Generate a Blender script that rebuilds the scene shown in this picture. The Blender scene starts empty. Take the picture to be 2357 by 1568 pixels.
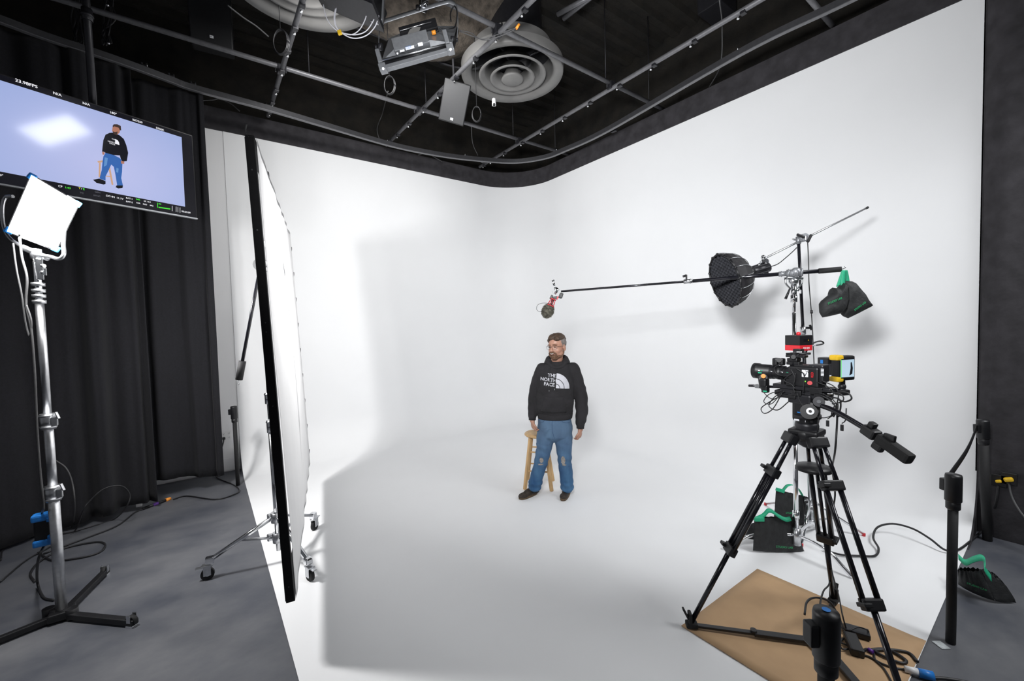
import bpy, bmesh, math, random
from mathutils import Vector, Matrix, noise
from math import sin, cos, pi, radians, sqrt, atan2
random.seed(7)
V = Vector
scene = bpy.context.scene
COL = scene.collection

# ------------------------------------------------------------------ camera
CX, CY, FPX, EYE = 1178.5, 784.0, 954.4, 1.93
PITCH, ROLL, YAW = -.0415, .0266, .6381
FW = V((sin(YAW) * cos(PITCH), cos(YAW) * cos(PITCH), sin(PITCH)))
_rt = FW.cross(V((0, 0, 1))).normalized()
_up = _rt.cross(FW)
RT = _rt * cos(ROLL) - _up * sin(ROLL)
UP = _up * cos(ROLL) + _rt * sin(ROLL)
O = V((0, 0, EYE))
cam_data = bpy.data.cameras.new('camera')
cam_data.sensor_width = 36
cam_data.lens = FPX / 2357 * 36
cam_data.clip_start = .02
cam = bpy.data.objects.new('camera', cam_data)
COL.objects.link(cam)
cam.matrix_world = Matrix(((RT.x, UP.x, -FW.x, O.x), (RT.y, UP.y, -FW.y, O.y), (RT.z, UP.z, -FW.z, O.z), (0, 0, 0, 1)))
scene.camera = cam


# measured photograph coordinates -> points of the room
def ray(px, py): return FW + RT * ((px - CX) / FPX) - UP * ((py - CY) / FPX)
def gz(px, py, z=0.0):
    r = ray(px, py); return O + r * ((z - EYE) / r.z)
def gy(px, py, y):
    r = ray(px, py); return O + r * (y / r.y)
def gx(px, py, x):
    r = ray(px, py); return O + r * (x / r.x)
def gd(px, py, d): return O + ray(px, py) * d
def gp(px, py, P, n):
    r = ray(px, py); return O + r * ((P - O).dot(n) / r.dot(n))


# ------------------------------------------------------------------ materials
def mat(name, col, rough=.5, metal=0.0, noise_amt=0.0, nscale=20, bump=0.0, bscale=60, emis=None, estr=1.0, sheen=0, spec=None, detail=4, stretch=None):
    m = bpy.data.materials.new(name); m.use_nodes = True
    nt = m.node_tree; N = nt.nodes; L = nt.links
    b = N['Principled BSDF']
    b.inputs['Base Color'].default_value = (*col, 1)
    b.inputs['Roughness'].default_value = rough
    b.inputs['Metallic'].default_value = metal
    if spec is not None: b.inputs['Specular IOR Level'].default_value = spec
    if sheen: b.inputs['Sheen Weight'].default_value = sheen
    tc = N.new('ShaderNodeTexCoord')
    src = tc.outputs['Object']
    if stretch:
        mp = N.new('ShaderNodeMapping'); mp.inputs['Scale'].default_value = stretch
        L.new(src, mp.inputs['Vector']); src = mp.outputs['Vector']
    if noise_amt:
        n = N.new('ShaderNodeTexNoise'); n.inputs['Scale'].default_value = nscale; n.inputs['Detail'].default_value = detail
        L.new(src, n.inputs['Vector'])
        r = N.new('ShaderNodeValToRGB')
        r.color_ramp.elements[0].position = .3; r.color_ramp.elements[1].position = .7
        r.color_ramp.elements[0].color = (*[max(0, c * (1 - noise_amt)) for c in col], 1)
        r.color_ramp.elements[1].color = (*[min(1, c * (1 + noise_amt)) for c in col], 1)
        L.new(n.outputs['Fac'], r.inputs['Fac']); L.new(r.outputs['Color'], b.inputs['Base Color'])
    if bump:
        n2 = N.new('ShaderNodeTexNoise'); n2.inputs['Scale'].default_value = bscale; n2.inputs['Detail'].default_value = 3
        L.new(src, n2.inputs['Vector'])
        bp = N.new('ShaderNodeBump'); bp.inputs['Strength'].default_value = bump; bp.inputs['Distance'].default_value = .01
        L.new(n2.outputs['Fac'], bp.inputs['Height']); L.new(bp.outputs['Normal'], b.inputs['Normal'])
    if emis:
        b.inputs['Emission Color'].default_value = (*emis, 1); b.inputs['Emission Strength'].default_value = estr
    return m

W_ = mat('white_cyc_paint', (.86, .865, .875), .55, noise_amt=.012, nscale=1.3, spec=.3)
W_WALL = mat('white_wall_paint', (.80, .80, .81), .55, noise_amt=.01, nscale=3)
W_BASE = mat('white_baseboard_paint', (.78, .78, .80), .35, noise_amt=.01, nscale=3)
BLACKWALL = mat('black_wall_paint', (.030, .028, .032), .85, noise_amt=.35, nscale=9, bump=.2, bscale=40)
DECK = mat('black_deck_spray', (.0075, .006, .004), .95, noise_amt=.6, nscale=5, bump=.6, bscale=30)
DUCTW = mat('tan_duct_wrap', (.075, .062, .05), .95, noise_amt=.5, nscale=14, bump=.8, bscale=60)
PIPE = mat('dark_painted_steel', (.16, .16, .17), .42, .35, noise_amt=.12, nscale=30)
TRACKM = mat('black_track_aluminium', (.055, .055, .06), .45, .4, noise_amt=.1, nscale=30)
VENTM = mat('grey_diffuser_paint', (.155, .152, .148), .5, noise_amt=.06, nscale=8)
CHROME = mat('chrome', (.82, .83, .85), .14, 1.0, noise_amt=.05, nscale=12)
STEEL = mat('brushed_steel', (.60, .61, .63), .3, 1.0, noise_amt=.08, nscale=40)
GREYM = mat('grey_anodised', (.30, .31, .33), .4, .6, noise_amt=.08, nscale=40)
BLACK = mat('black_plastic', (.0065, .0065, .008), .45, noise_amt=.2, nscale=40)
BLACKG = mat('black_gloss_tube', (.010, .010, .014), .2, .2, noise_amt=.2, nscale=40)
BLACKR = mat('black_rubber', (.008, .008, .009), .75, noise_amt=.2, nscale=60)
DGREY = mat('dark_grey_metal', (.022, .022, .026), .4, .3, noise_amt=.15, nscale=40)
CABLE = mat('black_cable_sheath', (.014, .014, .016), .5, noise_amt=.2, nscale=50)
GCABLE = mat('grey_cable_sheath', (.07, .07, .072), .5, noise_amt=.1, nscale=50)
CURT = mat('black_duvetyne', (.0058, .0058, .0085), .95, noise_amt=.3, nscale=60, bump=.15, bscale=300, sheen=.03)
BAGM = mat('black_nylon', (.014, .015, .016), .7, noise_amt=.3, nscale=30, bump=.6, bscale=25)
GREEN = mat('green_webbing', (.015, .36, .19), .6, noise_amt=.12, nscale=120)
GREENINK = mat('green_print', (.01, .30, .10), .6, noise_amt=.1, nscale=90)
YEL = mat('yellow_rubber', (.80, .50, .02), .45, noise_amt=.06, nscale=40)
RED = mat('red_anodised', (.62, .02, .03), .4, noise_amt=.08, nscale=40)
REDC = mat('red_cord', (.55, .03, .04), .5, noise_amt=.1, nscale=60)
BLUE = mat('blue_plastic', (.02, .20, .62), .4, noise_amt=.1, nscale=40)
ORANGE = mat('orange_plastic', (.85, .30, .03), .4, noise_amt=.06, nscale=40)
PURPLE = mat('purple_plastic', (.12, .03, .30), .4, noise_amt=.06, nscale=40)
WHITEP = mat('white_plastic', (.78, .78, .78), .4, noise_amt=.03, nscale=30)
LABELW = mat('white_label', (.85, .86, .90), .5, noise_amt=.04, nscale=60)
WHITEC = mat('white_cable', (.72, .72, .78), .35, noise_amt=.05, nscale=50)
PAPER = mat('brown_kraft_paper', (.50, .325, .18), .8, noise_amt=.07, nscale=5, bump=.12, bscale=9)
SILK = mat('diffusion_seam', (.62, .62, .62), .7, noise_amt=.05, nscale=20)

# grey concrete floor with scuffs
def floor_mat():
    m = mat('grey_painted_concrete', (.125, .13, .142), .42)
    nt = m.node_tree; N = nt.nodes; L = nt.links; b = N['Principled BSDF']
    tc = N['Texture Coordinate']
    mp = N.new('ShaderNodeMapping'); mp.inputs['Rotation'].default_value = (0, 0, .9); mp.inputs['Scale'].default_value = (1.0, 1.5, 1)
    L.new(tc.outputs['Object'], mp.inputs['Vector'])
    n1 = N.new('ShaderNodeTexNoise'); n1.inputs['Scale'].default_value = 1.6; n1.inputs['Detail'].default_value = 9; n1.inputs['Roughness'].default_value = .62
    L.new(mp.outputs['Vector'], n1.inputs['Vector'])
    r = N.new('ShaderNodeValToRGB'); e = r.color_ramp.elements
    e[0].position = .35; e[0].color = (.058, .063, .078, 1); e[1].position = .80; e[1].color = (.150, .152, .160, 1)
    L.new(n1.outputs['Fac'], r.inputs['Fac']); L.new(r.outputs['Color'], b.inputs['Base Color'])
    r2 = N.new('ShaderNodeMapRange'); r2.inputs['To Min'].default_value = .38; r2.inputs['To Max'].default_value = .62
    L.new(n1.outputs['Fac'], r2.inputs['Value']); L.new(r2.outputs['Result'], b.inputs['Roughness'])
    return m
FLOORM = floor_mat()

def fabric_mat():
    m = bpy.data.materials.new('white_silk_diffusion'); m.use_nodes = True
    nt = m.node_tree; N = nt.nodes; L = nt.links
    N.remove(N['Principled BSDF'])
    out = N['Material Output']
    tc = N.new('ShaderNodeTexCoord'); w = N.new('ShaderNodeTexNoise'); w.inputs['Scale'].default_value = 2.5
    mp = N.new('ShaderNodeMapping'); mp.inputs['Scale'].default_value = (5, 5, .25)
    L.new(tc.outputs['Object'], mp.inputs['Vector']); L.new(mp.outputs['Vector'], w.inputs['Vector'])
    r = N.new('ShaderNodeValToRGB'); r.color_ramp.elements[0].color = (.84, .84, .85, 1); r.color_ramp.elements[1].color = (.93, .93, .93, 1)
    L.new(w.outputs['Fac'], r.inputs['Fac'])
    d = N.new('ShaderNodeBsdfDiffuse'); t = N.new('ShaderNodeBsdfTranslucent')
    L.new(r.outputs['Color'], d.inputs['Color']); L.new(r.outputs['Color'], t.inputs['Color'])
    mx = N.new('ShaderNodeMixShader'); mx.inputs[0].default_value = .42
    L.new(d.outputs[0], mx.inputs[1]); L.new(t.outputs[0], mx.inputs[2]); L.new(mx.outputs[0], out.inputs['Surface'])
    return m
FABRIC = fabric_mat()

def emit(name, col, s=1.0):
    m = bpy.data.materials.new(name); m.use_nodes = True
    N = m.node_tree.nodes; N.remove(N['Principled BSDF'])
    e = N.new('ShaderNodeEmission'); e.inputs['Color'].default_value = (*col, 1); e.inputs['Strength'].default_value = s
    m.node_tree.links.new(e.outputs[0], N['Material Output'].inputs['Surface'])
    return m


# ------------------------------------------------------------------ mesh helpers
def basis(z, x=None):
    z = V(z).normalized()
    if x is None: x = V((0, 0, 1)) if abs(z.z) < .9 else V((1, 0, 0))
    x = V(x); x = (x - z * x.dot(z)).normalized(); y = z.cross(x)
    return Matrix((x, y, z)).transposed()

class B:
    """collects shapes in room coordinates; slots: list of materials"""
    def __init__(s): s.bm = bmesh.new(); s.mi = 0; s.smooth = True
    def _f(s, vs):
        try:
            f = s.bm.faces.new(vs); f.material_index = s.mi; f.smooth = s.smooth; return f
        except ValueError: return None
    def box(s, c, size, R=None, bev=0.0):
        c = V(c); R = R or Matrix.Identity(3)
        hx, hy, hz = [q / 2 for q in size]
        t = bmesh.new(); bmesh.ops.create_cube(t, size=1)
        for v in t.verts: v.co = V((v.co.x * size[0], v.co.y * size[1], v.co.z * size[2]))
        if bev: bmesh.ops.bevel(t, geom=list(t.edges), offset=min(bev, min(size) * .45), segments=2, affect='EDGES', profile=.6)
        vm = {}
        for v in t.verts: vm[v] = s.bm.verts.new(c + R @ v.co)
        for f in t.faces:
            g = s._f([vm[v] for v in f.verts])
            if g: g.smooth = False
        t.free(); return s
    def rings(s, rings, cap=True, close=False):
        rs = [[s.bm.verts.new(p) for p in r] for r in rings]
        n = len(rs[0])
        rng = range(len(rs)) if close else range(len(rs) - 1)
        for i in rng:
            a, b = rs[i], rs[(i + 1) % len(rs)]
            for j in range(n): s._f([a[j], a[(j + 1) % n], b[(j + 1) % n], b[j]])
        if cap and not close:
            for r, rev in ((rs[0], True), (rs[-1], False)):
                f = s._f(list(reversed(r)) if rev else r)
                if f: f.smooth = False
        return s
    def cyl(s, a, b, r, r2=None, seg=14, cap=True):
        a, b = V(a), V(b); r2 = r if r2 is None else r2
        M = basis(b - a)
        ring = lambda p, q: [p + M @ V((q * cos(2 * pi * k / seg), q * sin(2 * pi * k / seg), 0)) for k in range(seg)]
        return s.rings([ring(a, r), ring(b, r2)], cap)
    def lathe(s, prof, P, axis=(0, 0, 1), seg=24, cap=False, x=None):
        P = V(P); M = basis(axis, x)
        return s.rings([[P + M @ V((max(r, 1e-4) * cos(2 * pi * k / seg), max(r, 1e-4) * sin(2 * pi * k / seg), z)) for k in range(seg)] for r, z in prof], cap)
    def tube(s, pts, r, seg=8, n=6, smooth=True, cap=True, flat=None):
        pts = [V(p) for p in pts]
        if smooth and len(pts) > 2: pts = catmull(pts, n)
        rings = []; prev = None
        for i, p in enumerate(pts):
            t = (pts[min(i + 1, len(pts) - 1)] - pts[max(i - 1, 0)])
            if t.length < 1e-9: t = V((0, 0, 1))
            t.normalize()
            if prev is None: x = basis(t).col[0].copy()
            else: x = (prev - t * prev.dot(t)); x = x.normalized() if x.length > 1e-6 else basis(t).col[0].copy()
            prev = x; y = t.cross(x)
            rr = r if not isinstance(r, (list, tuple)) else r[0] + (r[1] - r[0]) * i / (len(pts) - 1)
            rings.append([p + x * (rr * cos(2 * pi * k / seg)) + y * (rr * sin(2 * pi * k / seg)) for k in range(seg)])
        return s.rings(rings, cap)
    def strap(s, pts, wdir, w, t=.002, n=6):
        pts = [V(p) for p in pts]
        if len(pts) > 2: pts = catmull(pts, n)
        wdir = V(wdir).normalized(); rings = []
        for i, p in enumerate(pts):
            tt = (pts[min(i + 1, len(pts) - 1)] - pts[max(i - 1, 0)]).normalized()
            nn = tt.cross(wdir)
            nn = nn.normalized() if nn.length > 1e-5 else V((0, 0, 1))
            a = wdir * (w / 2); b = nn * (t / 2)
            rings.append([p - a - b, p + a - b, p + a + b, p - a + b])
        return s.rings(rings, True)
    def ball(s, c, r, seg=14, sc=(1, 1, 1), R=None):
        c = V(c); R = R or Matrix.Identity(3)
        rr = []
        m = max(6, seg // 2)
        for i in range(1, m):
            a = pi * i / m
            rr.append([c + R @ V((r * sc[0] * sin(a) * cos(2 * pi * k / seg), r * sc[1] * sin(a) * sin(2 * pi * k / seg), -r * sc[2] * cos(a))) for k in range(seg)])
        return s.rings(rr, True)
    def poly(s, pts, d=None):
        """flat polygon; with d a vector, extruded"""
        a = [s.bm.verts.new(V(p)) for p in pts]
        f = s._f(a)
        if f: f.smooth = False
        if d is not None:
            b = [s.bm.verts.new(V(p) + V(d)) for p in pts]
            g = s._f(list(reversed(b)))
            if g: g.smooth = False
            n = len(a)
            for i in range(n):
                h = s._f([a[(i + 1) % n], a[i], b[i], b[(i + 1) % n]])
                if h: h.smooth = False
        return s
    def text(s, body, P, u, v, h, align='LEFT', depth=0, bold=0.0, slant=0):
        """lettering of cap height ~h on the plane spanned by u (reading) and v (up)"""
        me = text_mesh(body, bold, align)
        P = V(P); u = V(u).normalized(); v = V(v).normalized(); k = h / .7
        vs = [s.bm.verts.new(P + u * ((q[0] + slant * q[1]) * k) + v * (q[1] * k)) for q in me[0]]
        for f in me[1]:
            g = s._f([vs[i] for i in f])
            if g: g.smooth = False
        return s

_tc = {}
def text_mesh(body, bold, align):
    key = (body, bold, align)
    if key not in _tc:
        cu = bpy.data.curves.new('lettering', 'FONT'); cu.body = body; cu.size = 1; cu.align_x = align; cu.offset = bold
        cu.resolution_u = 3
        ob = bpy.data.objects.new('lettering', cu); COL.objects.link(ob)
        bpy.context.view_layer.update()
        me = bpy.data.meshes.new_from_object(ob.evaluated_get(bpy.context.evaluated_depsgraph_get()))
        _tc[key] = ([tuple(v.co) for v in me.vertices], [tuple(p.vertices) for p in me.polygons])
        bpy.data.meshes.remove(me); bpy.data.objects.remove(ob); bpy.data.curves.remove(cu)
    return _tc[key]

def catmull(p, n=6):
    out = []
    q = [p[0] * 2 - p[1]] + list(p) + [p[-1] * 2 - p[-2]]
    for i in range(1, len(q) - 2):
        for j in range(n):
            t = j / n; a, b, c, d = q[i - 1], q[i], q[i + 1], q[i + 2]
            out.append(.5 * ((2 * b) + (c - a) * t + (2 * a - 5 * b + 4 * c - d) * t * t + (3 * b - a - 3 * c + d) * t ** 3))
    out.append(p[-1]); return out

def root_loc(o):
    l = V((0, 0, 0))
    while o: l += V(o.location); o = o.parent
    return l

def obj(name, b, m, parent=None, loc=None, label=None):
    """link the collected shapes as ONE mesh object"""
    me = bpy.data.meshes.new(name)
    bmesh.ops.recalc_face_normals(b.bm, faces=b.bm.faces)
    base = root_loc(parent) if parent else (V(loc) if loc is not None else V((0, 0, 0)))
    for v in b.bm.verts: v.co -= base
    b.bm.to_mesh(me); b.bm.free()
    for q in (m if isinstance(m, (list, tuple)) else [m]): me.materials.append(q)
    o = bpy.data.objects.new(name, me); COL.objects.link(o)
    if parent: o.parent = parent
    else: o.location = base
    if label: o['label'] = label
    return o

def tag(o, label, cat, group=None, kind=None):
    o['label'] = label; o['category'] = cat
    if group: o['group'] = group
    if kind: o['kind'] = kind
    return o

def thing(name, label, cat, loc, group=None):
    o = bpy.data.objects.new(name, None); COL.objects.link(o); o.location = V(loc); o.empty_display_size = .1
    return tag(o, label, cat, group)

def struct(name, b, m, parent=None, label=None):
    o = obj(name, b, m, parent)
    if not parent: o['kind'] = 'structure'
    if label: o['label'] = label; o['category'] = name.split('_')[0]
    return o

def remesh(b, voxel, smooth=2, fac=.5, lap=None):
    """fuse overlapping shapes into one continuous surface"""
    me = bpy.data.meshes.new('tmp'); bmesh.ops.recalc_face_normals(b.bm, faces=b.bm.faces); b.bm.to_mesh(me); b.bm.free()
    ob = bpy.data.objects.new('tmp', me); COL.objects.link(ob)
    r = ob.modifiers.new('r', 'REMESH'); r.mode = 'VOXEL'; r.voxel_size = voxel; r.use_smooth_shade = True
    s_ = ob.modifiers.new('s', 'SMOOTH'); s_.factor = fac; s_.iterations = smooth
    dg = bpy.context.evaluated_depsgraph_get(); dg.update()
    m2 = bpy.data.meshes.new_from_object(ob.evaluated_get(dg))
    bpy.data.objects.remove(ob); bpy.data.meshes.remove(me)
    out = B(); out.bm.from_mesh(m2)
    for f in out.bm.faces: f.smooth = True; f.material_index = 0
    bpy.data.meshes.remove(m2)
    return out

# ================================================================== THE ROOM
XL, XR, YN, YB, ZT = .33, 5.40, .47, 6.86, 4.62      # cyclorama: left, right wall, near edge, back wall, top
ZP = 4.91                                             # top of the black band above the white
RC, RP_ = .52, .95                                    # cove radius, plan corner radius

b = B(); b.smooth = False
b.poly([(-5, -4, 0), (9, -4, 0), (9, 8, 0), (-5, 8, 0)]); struct('floor', b, FLOORM, label='scuffed dark grey painted concrete floor')

# cyclorama, wall profile swept along the plan
def prof(off_list):
    return off_list
cove = []
for k in range(25):
    a = pi / 2 * k / 24
    cove.append((RC - RC * sin(a), RC - RC * cos(a)))      # (inward offset, z): from floor to wall
cove_prof = [(RC - (RC * sin(pi / 2 * k / 24)), RC - RC * cos(pi / 2 * k / 24)) for k in range(25)]
def sweep(path, name, label):
    """path: list of (x, y, nx, ny) with inward normal"""
    b = B(); rows = []
    pr = [(o_, z + .004) for o_, z in cove_prof] + [(0, z) for z in (1.0, 1.6, 2.4, 3.2, 4.0, ZT)]
    for x, y, nx, ny in path:
        rows.append([b.bm.verts.new((x + nx * o_, y + ny * o_, z)) for o_, z in pr])
    for i in range(len(rows) - 1):
        for j in range(len(pr) - 1):
            b._f([rows[i][j], rows[i + 1][j], rows[i + 1][j + 1], rows[i][j + 1]])
    return struct(name, b, W_, label=label)
pb = [(XL + (XR - RP_ - XL) * k / 6, YB, 0, -1) for k in range(7)]
arc = [(XR - RP_ + RP_ * sin(a), YB - RP_ + RP_ * cos(a), -sin(a), -cos(a)) for a in [pi / 2 * k / 48 for k in range(1, 49)]]
sweep(pb + arc, 'wall_back', 'white back wall of the cyclorama curving down into the floor')
pr_ = [(XR, YB - RP_ + (YN - YB + RP_) * k / 6, -1, 0) for k in range(7)]
sweep(pr_, 'wall_right', 'white right wall of the cyclorama curving down into the floor')
b = B(); b.smooth = False
fp = [(XL, YN, .004), (XR - RC, YN, .004)] + [(x + nx * RC, y + ny * RC, .004) for x, y, nx, ny in reversed(arc)] + [(XL, YB - RC, .004)]
b.poly(fp); struct('floor_cyclorama', b, W_, label='smooth white painted cyclorama floor')

# black band capping the white, plain walls around
def offset_path(o_):
    p = [(-4.5, YB - o_)] + [(XR - RP_ + (RP_ - o_) * sin(a), YB - RP_ + (RP_ - o_) * cos(a)) for a in [pi / 2 * k / 24 for k in range(25)]] + [(XR - o_, YN)]
    return p
b = B()
p0, p1 = offset_path(.012), offset_path(-.35)
rows = [[b.bm.verts.new((x, y, z)) for x, y, z in ((p0[i][0], p0[i][1], ZT), (p0[i][0], p0[i][1], ZP), (p1[i][0], p1[i][1], ZP), (p1[i][0], p1[i][1], ZT))] for i in range(len(p0))]
for i in range(len(rows) - 1):
    for j in range(4): b._f([rows[i][j], rows[i + 1][j], rows[i + 1][(j + 1) % 4], rows[i][(j + 1) % 4]])
b._f(rows[-1]); struct('trim_1', b, BLACKWALL, label='black painted band running above the white walls')
for f in bpy.data.objects['trim_1'].data.polygons: f.use_smooth = False

b = B(); b.smooth = False
b.box((-2.2, YB + .08, ZT / 2), (5.06, .14, ZT)); struct('wall_left', b, W_WALL, label='plain white wall beside the black curtain')
b = B(); b.smooth = False
b.box((-2.2, YB + .003, .1), (5.04, .02, .17), bev=.004)
struct('baseboard_left', b, W_BASE, label='white baseboard at the foot of the white wall')
b = B(); b.smooth = False      # dark upper walls behind and above the band, and the black wall on the right
b.box((.6, YB + .45, 5.2), (11, .1, 2.4)); struct('wall_upper', b, DECK, label='black painted wall above the cyclorama')
b = B(); b.smooth = False
b.box((XR + .45, 2, 5.2), (.1, 11, 2.4)); struct('wall_upper_right', b, DECK, label='black painted wall above the right side')
b = B()
# right black wall / duvetyne panel, continuing toward the viewer
n = 60; rows = []
for i in range(n + 1):
    y = YN - .012 - 4.2 * i / n
    x = XR - .10 + .006 * sin(i * 2.1) + .01 * sin(i * .7)
    if i == 0: x = XR - .02
    rows.append([b.bm.verts.new((x + .004 * sin(z * 3 + i), y, z)) for z in (0, 1, 2, 3, 4, ZP)])
for i in range(n):
    for j in range(5): b._f([rows[i][j], rows[i + 1][j], rows[i + 1][j + 1], rows[i][j + 1]])
struct('wall_near', b, BLACKWALL, label='black covered wall right of the white cyclorama')
# black end panel following the cove at the near edge of the right wall
b = B(); b.smooth = False
pp = [(XR - o_, YN - .012, z) for o_, z in cove_prof] + [(XR, YN - .012, ZP), (XR + .1, YN - .012, ZP), (XR + .1, YN - .012, 0)]
b.poly(pp, (0, .02, 0)); struct('trim_2', b, BLACKWALL, label='black end panel of the right cove')

# ceiling: corrugated black deck
b = B(); b.smooth = False
zc = 6.1; xs = []
k = -5.0
while k < 6.0:
    xs += [(k, zc), (k + .10, zc), (k + .14, zc + .06), (k + .24, zc + .06)]; k += .28
for i in range(len(xs) - 1):
    b.poly([(-5, xs[i][0] + 1.5, xs[i][1]), (7, xs[i][0] + 1.5, xs[i][1]), (7, xs[i + 1][0] + 1.5, xs[i + 1][1]), (-5, xs[i + 1][0] + 1.5, xs[i + 1][1])])
struct('ceiling', b, DECK, label='black corrugated ceiling deck')

# ================================================================== CEILING GRID
ZA, ZB_ = 4.88, 4.945
def grid_pipe(name, label, p, q, r, nubs, rods=(), ends=True):
    p, q = V(p), V(q)
    t = thing(name, label, 'pipe', (p + q) / 2, 'pipes of the ceiling grid')
    b = B().cyl(p, q, r, seg=12)
    obj('tube', b, PIPE, t)
    u = (q - p).normalized()
    for f in nubs:
        c = p.lerp(q, f)
        b = B(); R = basis(u)
        b.box(c - V((0, 0, r)), (.028, .05, .05), Matrix((V((0, 0, 1)), u.cross(V((0, 0, 1))), u)).transposed(), .004)
        b.mi = 1; b.cyl(c - V((0, 0, r + .012)) + u * .05, c - V((0, 0, r + .03)) + u * .05, .012, seg=8)
        obj('bolt', b, [DGREY, CHROME], t)
    for c in rods:
        c = V(c); b = B().cyl(c + V((0, 0, r)), V((c.x, c.y, 6.1)), .006, seg=6); obj('hanger_rod', b, DGREY, t)
    return t

def px_line(p, q, z): return gz(*p, z), gz(*q, z)
# pipes running away from the viewer (constant x)
def apipe(label, pa, pb_, y0, nubs):
    a, c = gz(*pa, ZA), gz(*pb_, ZA)
    x = (a.x + c.x) / 2; yend = min(max(a.y, c.y), YB - .1)
    return x, grid_pipe('grid_pipe', label, (a.x + (a.x - c.x) / (a.y - c.y) * (y0 - a.y), y0, ZA), (a.x if a.y > c.y else c.x, yend, ZA), .026, nubs)
ax1, PA1 = apipe('grey pipe running back above the white diffusion frame', (697, 0), (617, 267), .8, [.42, .5, .58, .64, .71, .78, .86, .92, .97])
ax2, PA2 = apipe('long grey ceiling pipe passing left of the near round vent', (1225, 0), (889, 334), -.5, [.40, .5, .56, .62, .68, .74, .80, .87, .93, .97])
ax3, PA3 = apipe('grey ceiling pipe passing right of the near round vent', (1750, 0), (1104, 384), -1.5, [.35, .42, .48, .54, .60, .66, .72, .78, .84, .90, .95, .98])
for y_, lab, p_, q_ in ((0, 'long grey cross pipe spanning from the black curtain to the right wall', (400, 79), (1187, 318.5)),
                        (1, 'grey cross pipe passing over the near round vent', (1058, 20), (1395, 186.5))):
    a, c = gz(*p_, ZB_), gz(*q_, ZB_); k = (c.y - a.y) / (c.x - a.x)
    f = lambda x: V((x, a.y + k * (x - a.x), ZB_))
    rods = [f(x) for x in ((ax1 + .3, ax2 + .12, ax3 - .12, 5.1) if y_ == 0 else (ax3 - .1, ax2 - .6, 5.1))]
    t = grid_pipe('cross_pipe', lab, f(-3.2), f(XR + .3), .026, [], rods)
    for x in (ax1, ax2, ax3):
        c_ = f(x); b = B()
        b.box(c_ - V((0, 0, .03)), (.075, .075, .10), bev=.01)
        b.cyl(c_ + V((-.05, .02, -.06)), c_ + V((-.05, .02, .05)), .008, seg=8)
        b.cyl(c_ + V((.05, -.02, -.06)), c_ + V((.05, -.02, .05)), .008, seg=8)
        obj('pipe_clamp', b, DGREY, t)
a = gx(1937, 56, XR + .3); c = gz(1893, 10, ZB_)
grid_pipe('cross_pipe', 'short stub of grey cross pipe at the upper right', (c.x - .6, a.y, ZB_), (XR + .3, a.y, ZB_), .026, [])

# curtain track
tp = [(-60, 20), (0, 40), (107, 80), (238, 123), (320, 152), (395, 180), (445, 198), (600, 240), (750, 284), (900, 328), (1000, 349), (1080, 360), (1180, 367), (1250, 358), (1300, 340), (1400, 293), (1700, 118), (1940, 0)]
pts = [gz(x, y + 4, 4.76) for x, y in tp]; pts.append(pts[-1] + (pts[-1] - pts[-2]) * 1.2)
t = thing('curtain_track', 'black curved curtain track hanging under the ceiling pipes', 'track', pts[6])
b = B(); cp = catmull(pts, 8); rg = []
for i, p in enumerate(cp):
    d = (cp[min(i + 1, len(cp) - 1)] - cp[max(i - 1, 0)]); d.z = 0; d.normalize(); s_ = V((d.y, -d.x, 0))
    rg.append([p + s_ * .022 + V((0, 0, -.03)), p + s_ * .022 + V((0, 0, .03)), p - s_ * .022 + V((0, 0, .03)), p - s_ * .022 + V((0, 0, -.03))])
b.smooth = False
b.rings(rg); obj('rail', b, TRACKM, t)
b = B(); b.smooth = False
b.rings([[q + V((0, 0, -.008)) if k in (0, 3) else q + V((0, 0, -.061)) for k, q in enumerate(r)] for r in rg][:]); obj('lower_lip', b, PIPE, t)
for x, y in ((333, 158), (395, 182), (445, 200), (617, 248), (895, 330), (1073, 362), (1112, 370), (1283, 350), (1413, 300), (1700, 122)):
    c = gz(x, y, 4.80); b = B().box(c, (.05, .09, .05), bev=.005); b.mi = 1; b.cyl(c + V((.02, 0, .02)), c + V((.02, 0, .06)), .008, seg=8); b.cyl(c + V((-.02, .0, .02)), c + V((-.02, 0, .06)), .008, seg=8)
    obj('track_bracket', b, [DGREY, STEEL], t)

# round ceiling diffusers
def diffuser(c, R, label):
    t = thing('ceiling_vent', label, 'vent', c, 'round ceiling vents')
    c = V(c)
    obj('outer_ring', B().lathe([(R, .10), (R, 0), (R * .985, -.02), (R * .83, .005), (R * .80, .03), (R * .78, .30)], c, seg=64), VENTM, t)
    obj('neck', B().lathe([(R * .78, .28), (R * .60, .42), (R * .60, 1.1)], c, seg=48), DGREY, t)
    for k, (r1, r0, z, h) in enumerate(((.66, .40, -.015, .16), (.44, .26, -.045, .12))):
        obj('cone_ring', B().lathe([(R * r1, z), (R * r1 * .99, z - .012), (R * (r1 - .05), z - .008), (R * r0, z + h), (R * (r0 - .02), z + h), (R * (r1 - .07), z + .012), (R * r1, z)], c, seg=56), VENTM, t)
    obj('centre_disc', B().lathe([(.001, -.078), (R * .19, -.075), (R * .22, -.065), (R * .20, -.04), (.06, .10), (.001, .10)], c, seg=40), VENTM, t)
    b = B()
    for a in (0.4, 2.0, 3.6, 5.2): b.cyl(c + V((0, 0, .12)), c + V((R * .74 * cos(a), R * .74 * sin(a), .20)), .012, seg=6)
    obj('support_strut', b, DGREY, t)
    return t
zv = 5.06
pl_, pr2 = gz(1062, 178, zv), gz(1298, 158, zv)
vc = (gz(1062, 180, zv) + gz(1298, 160, zv) + gz(1180, 235, zv) + gz(1180, 95, zv)) / 4
diffuser(vc, .64, 'round grey ceiling vent with nested rings beside the camera-side pipes')
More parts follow.
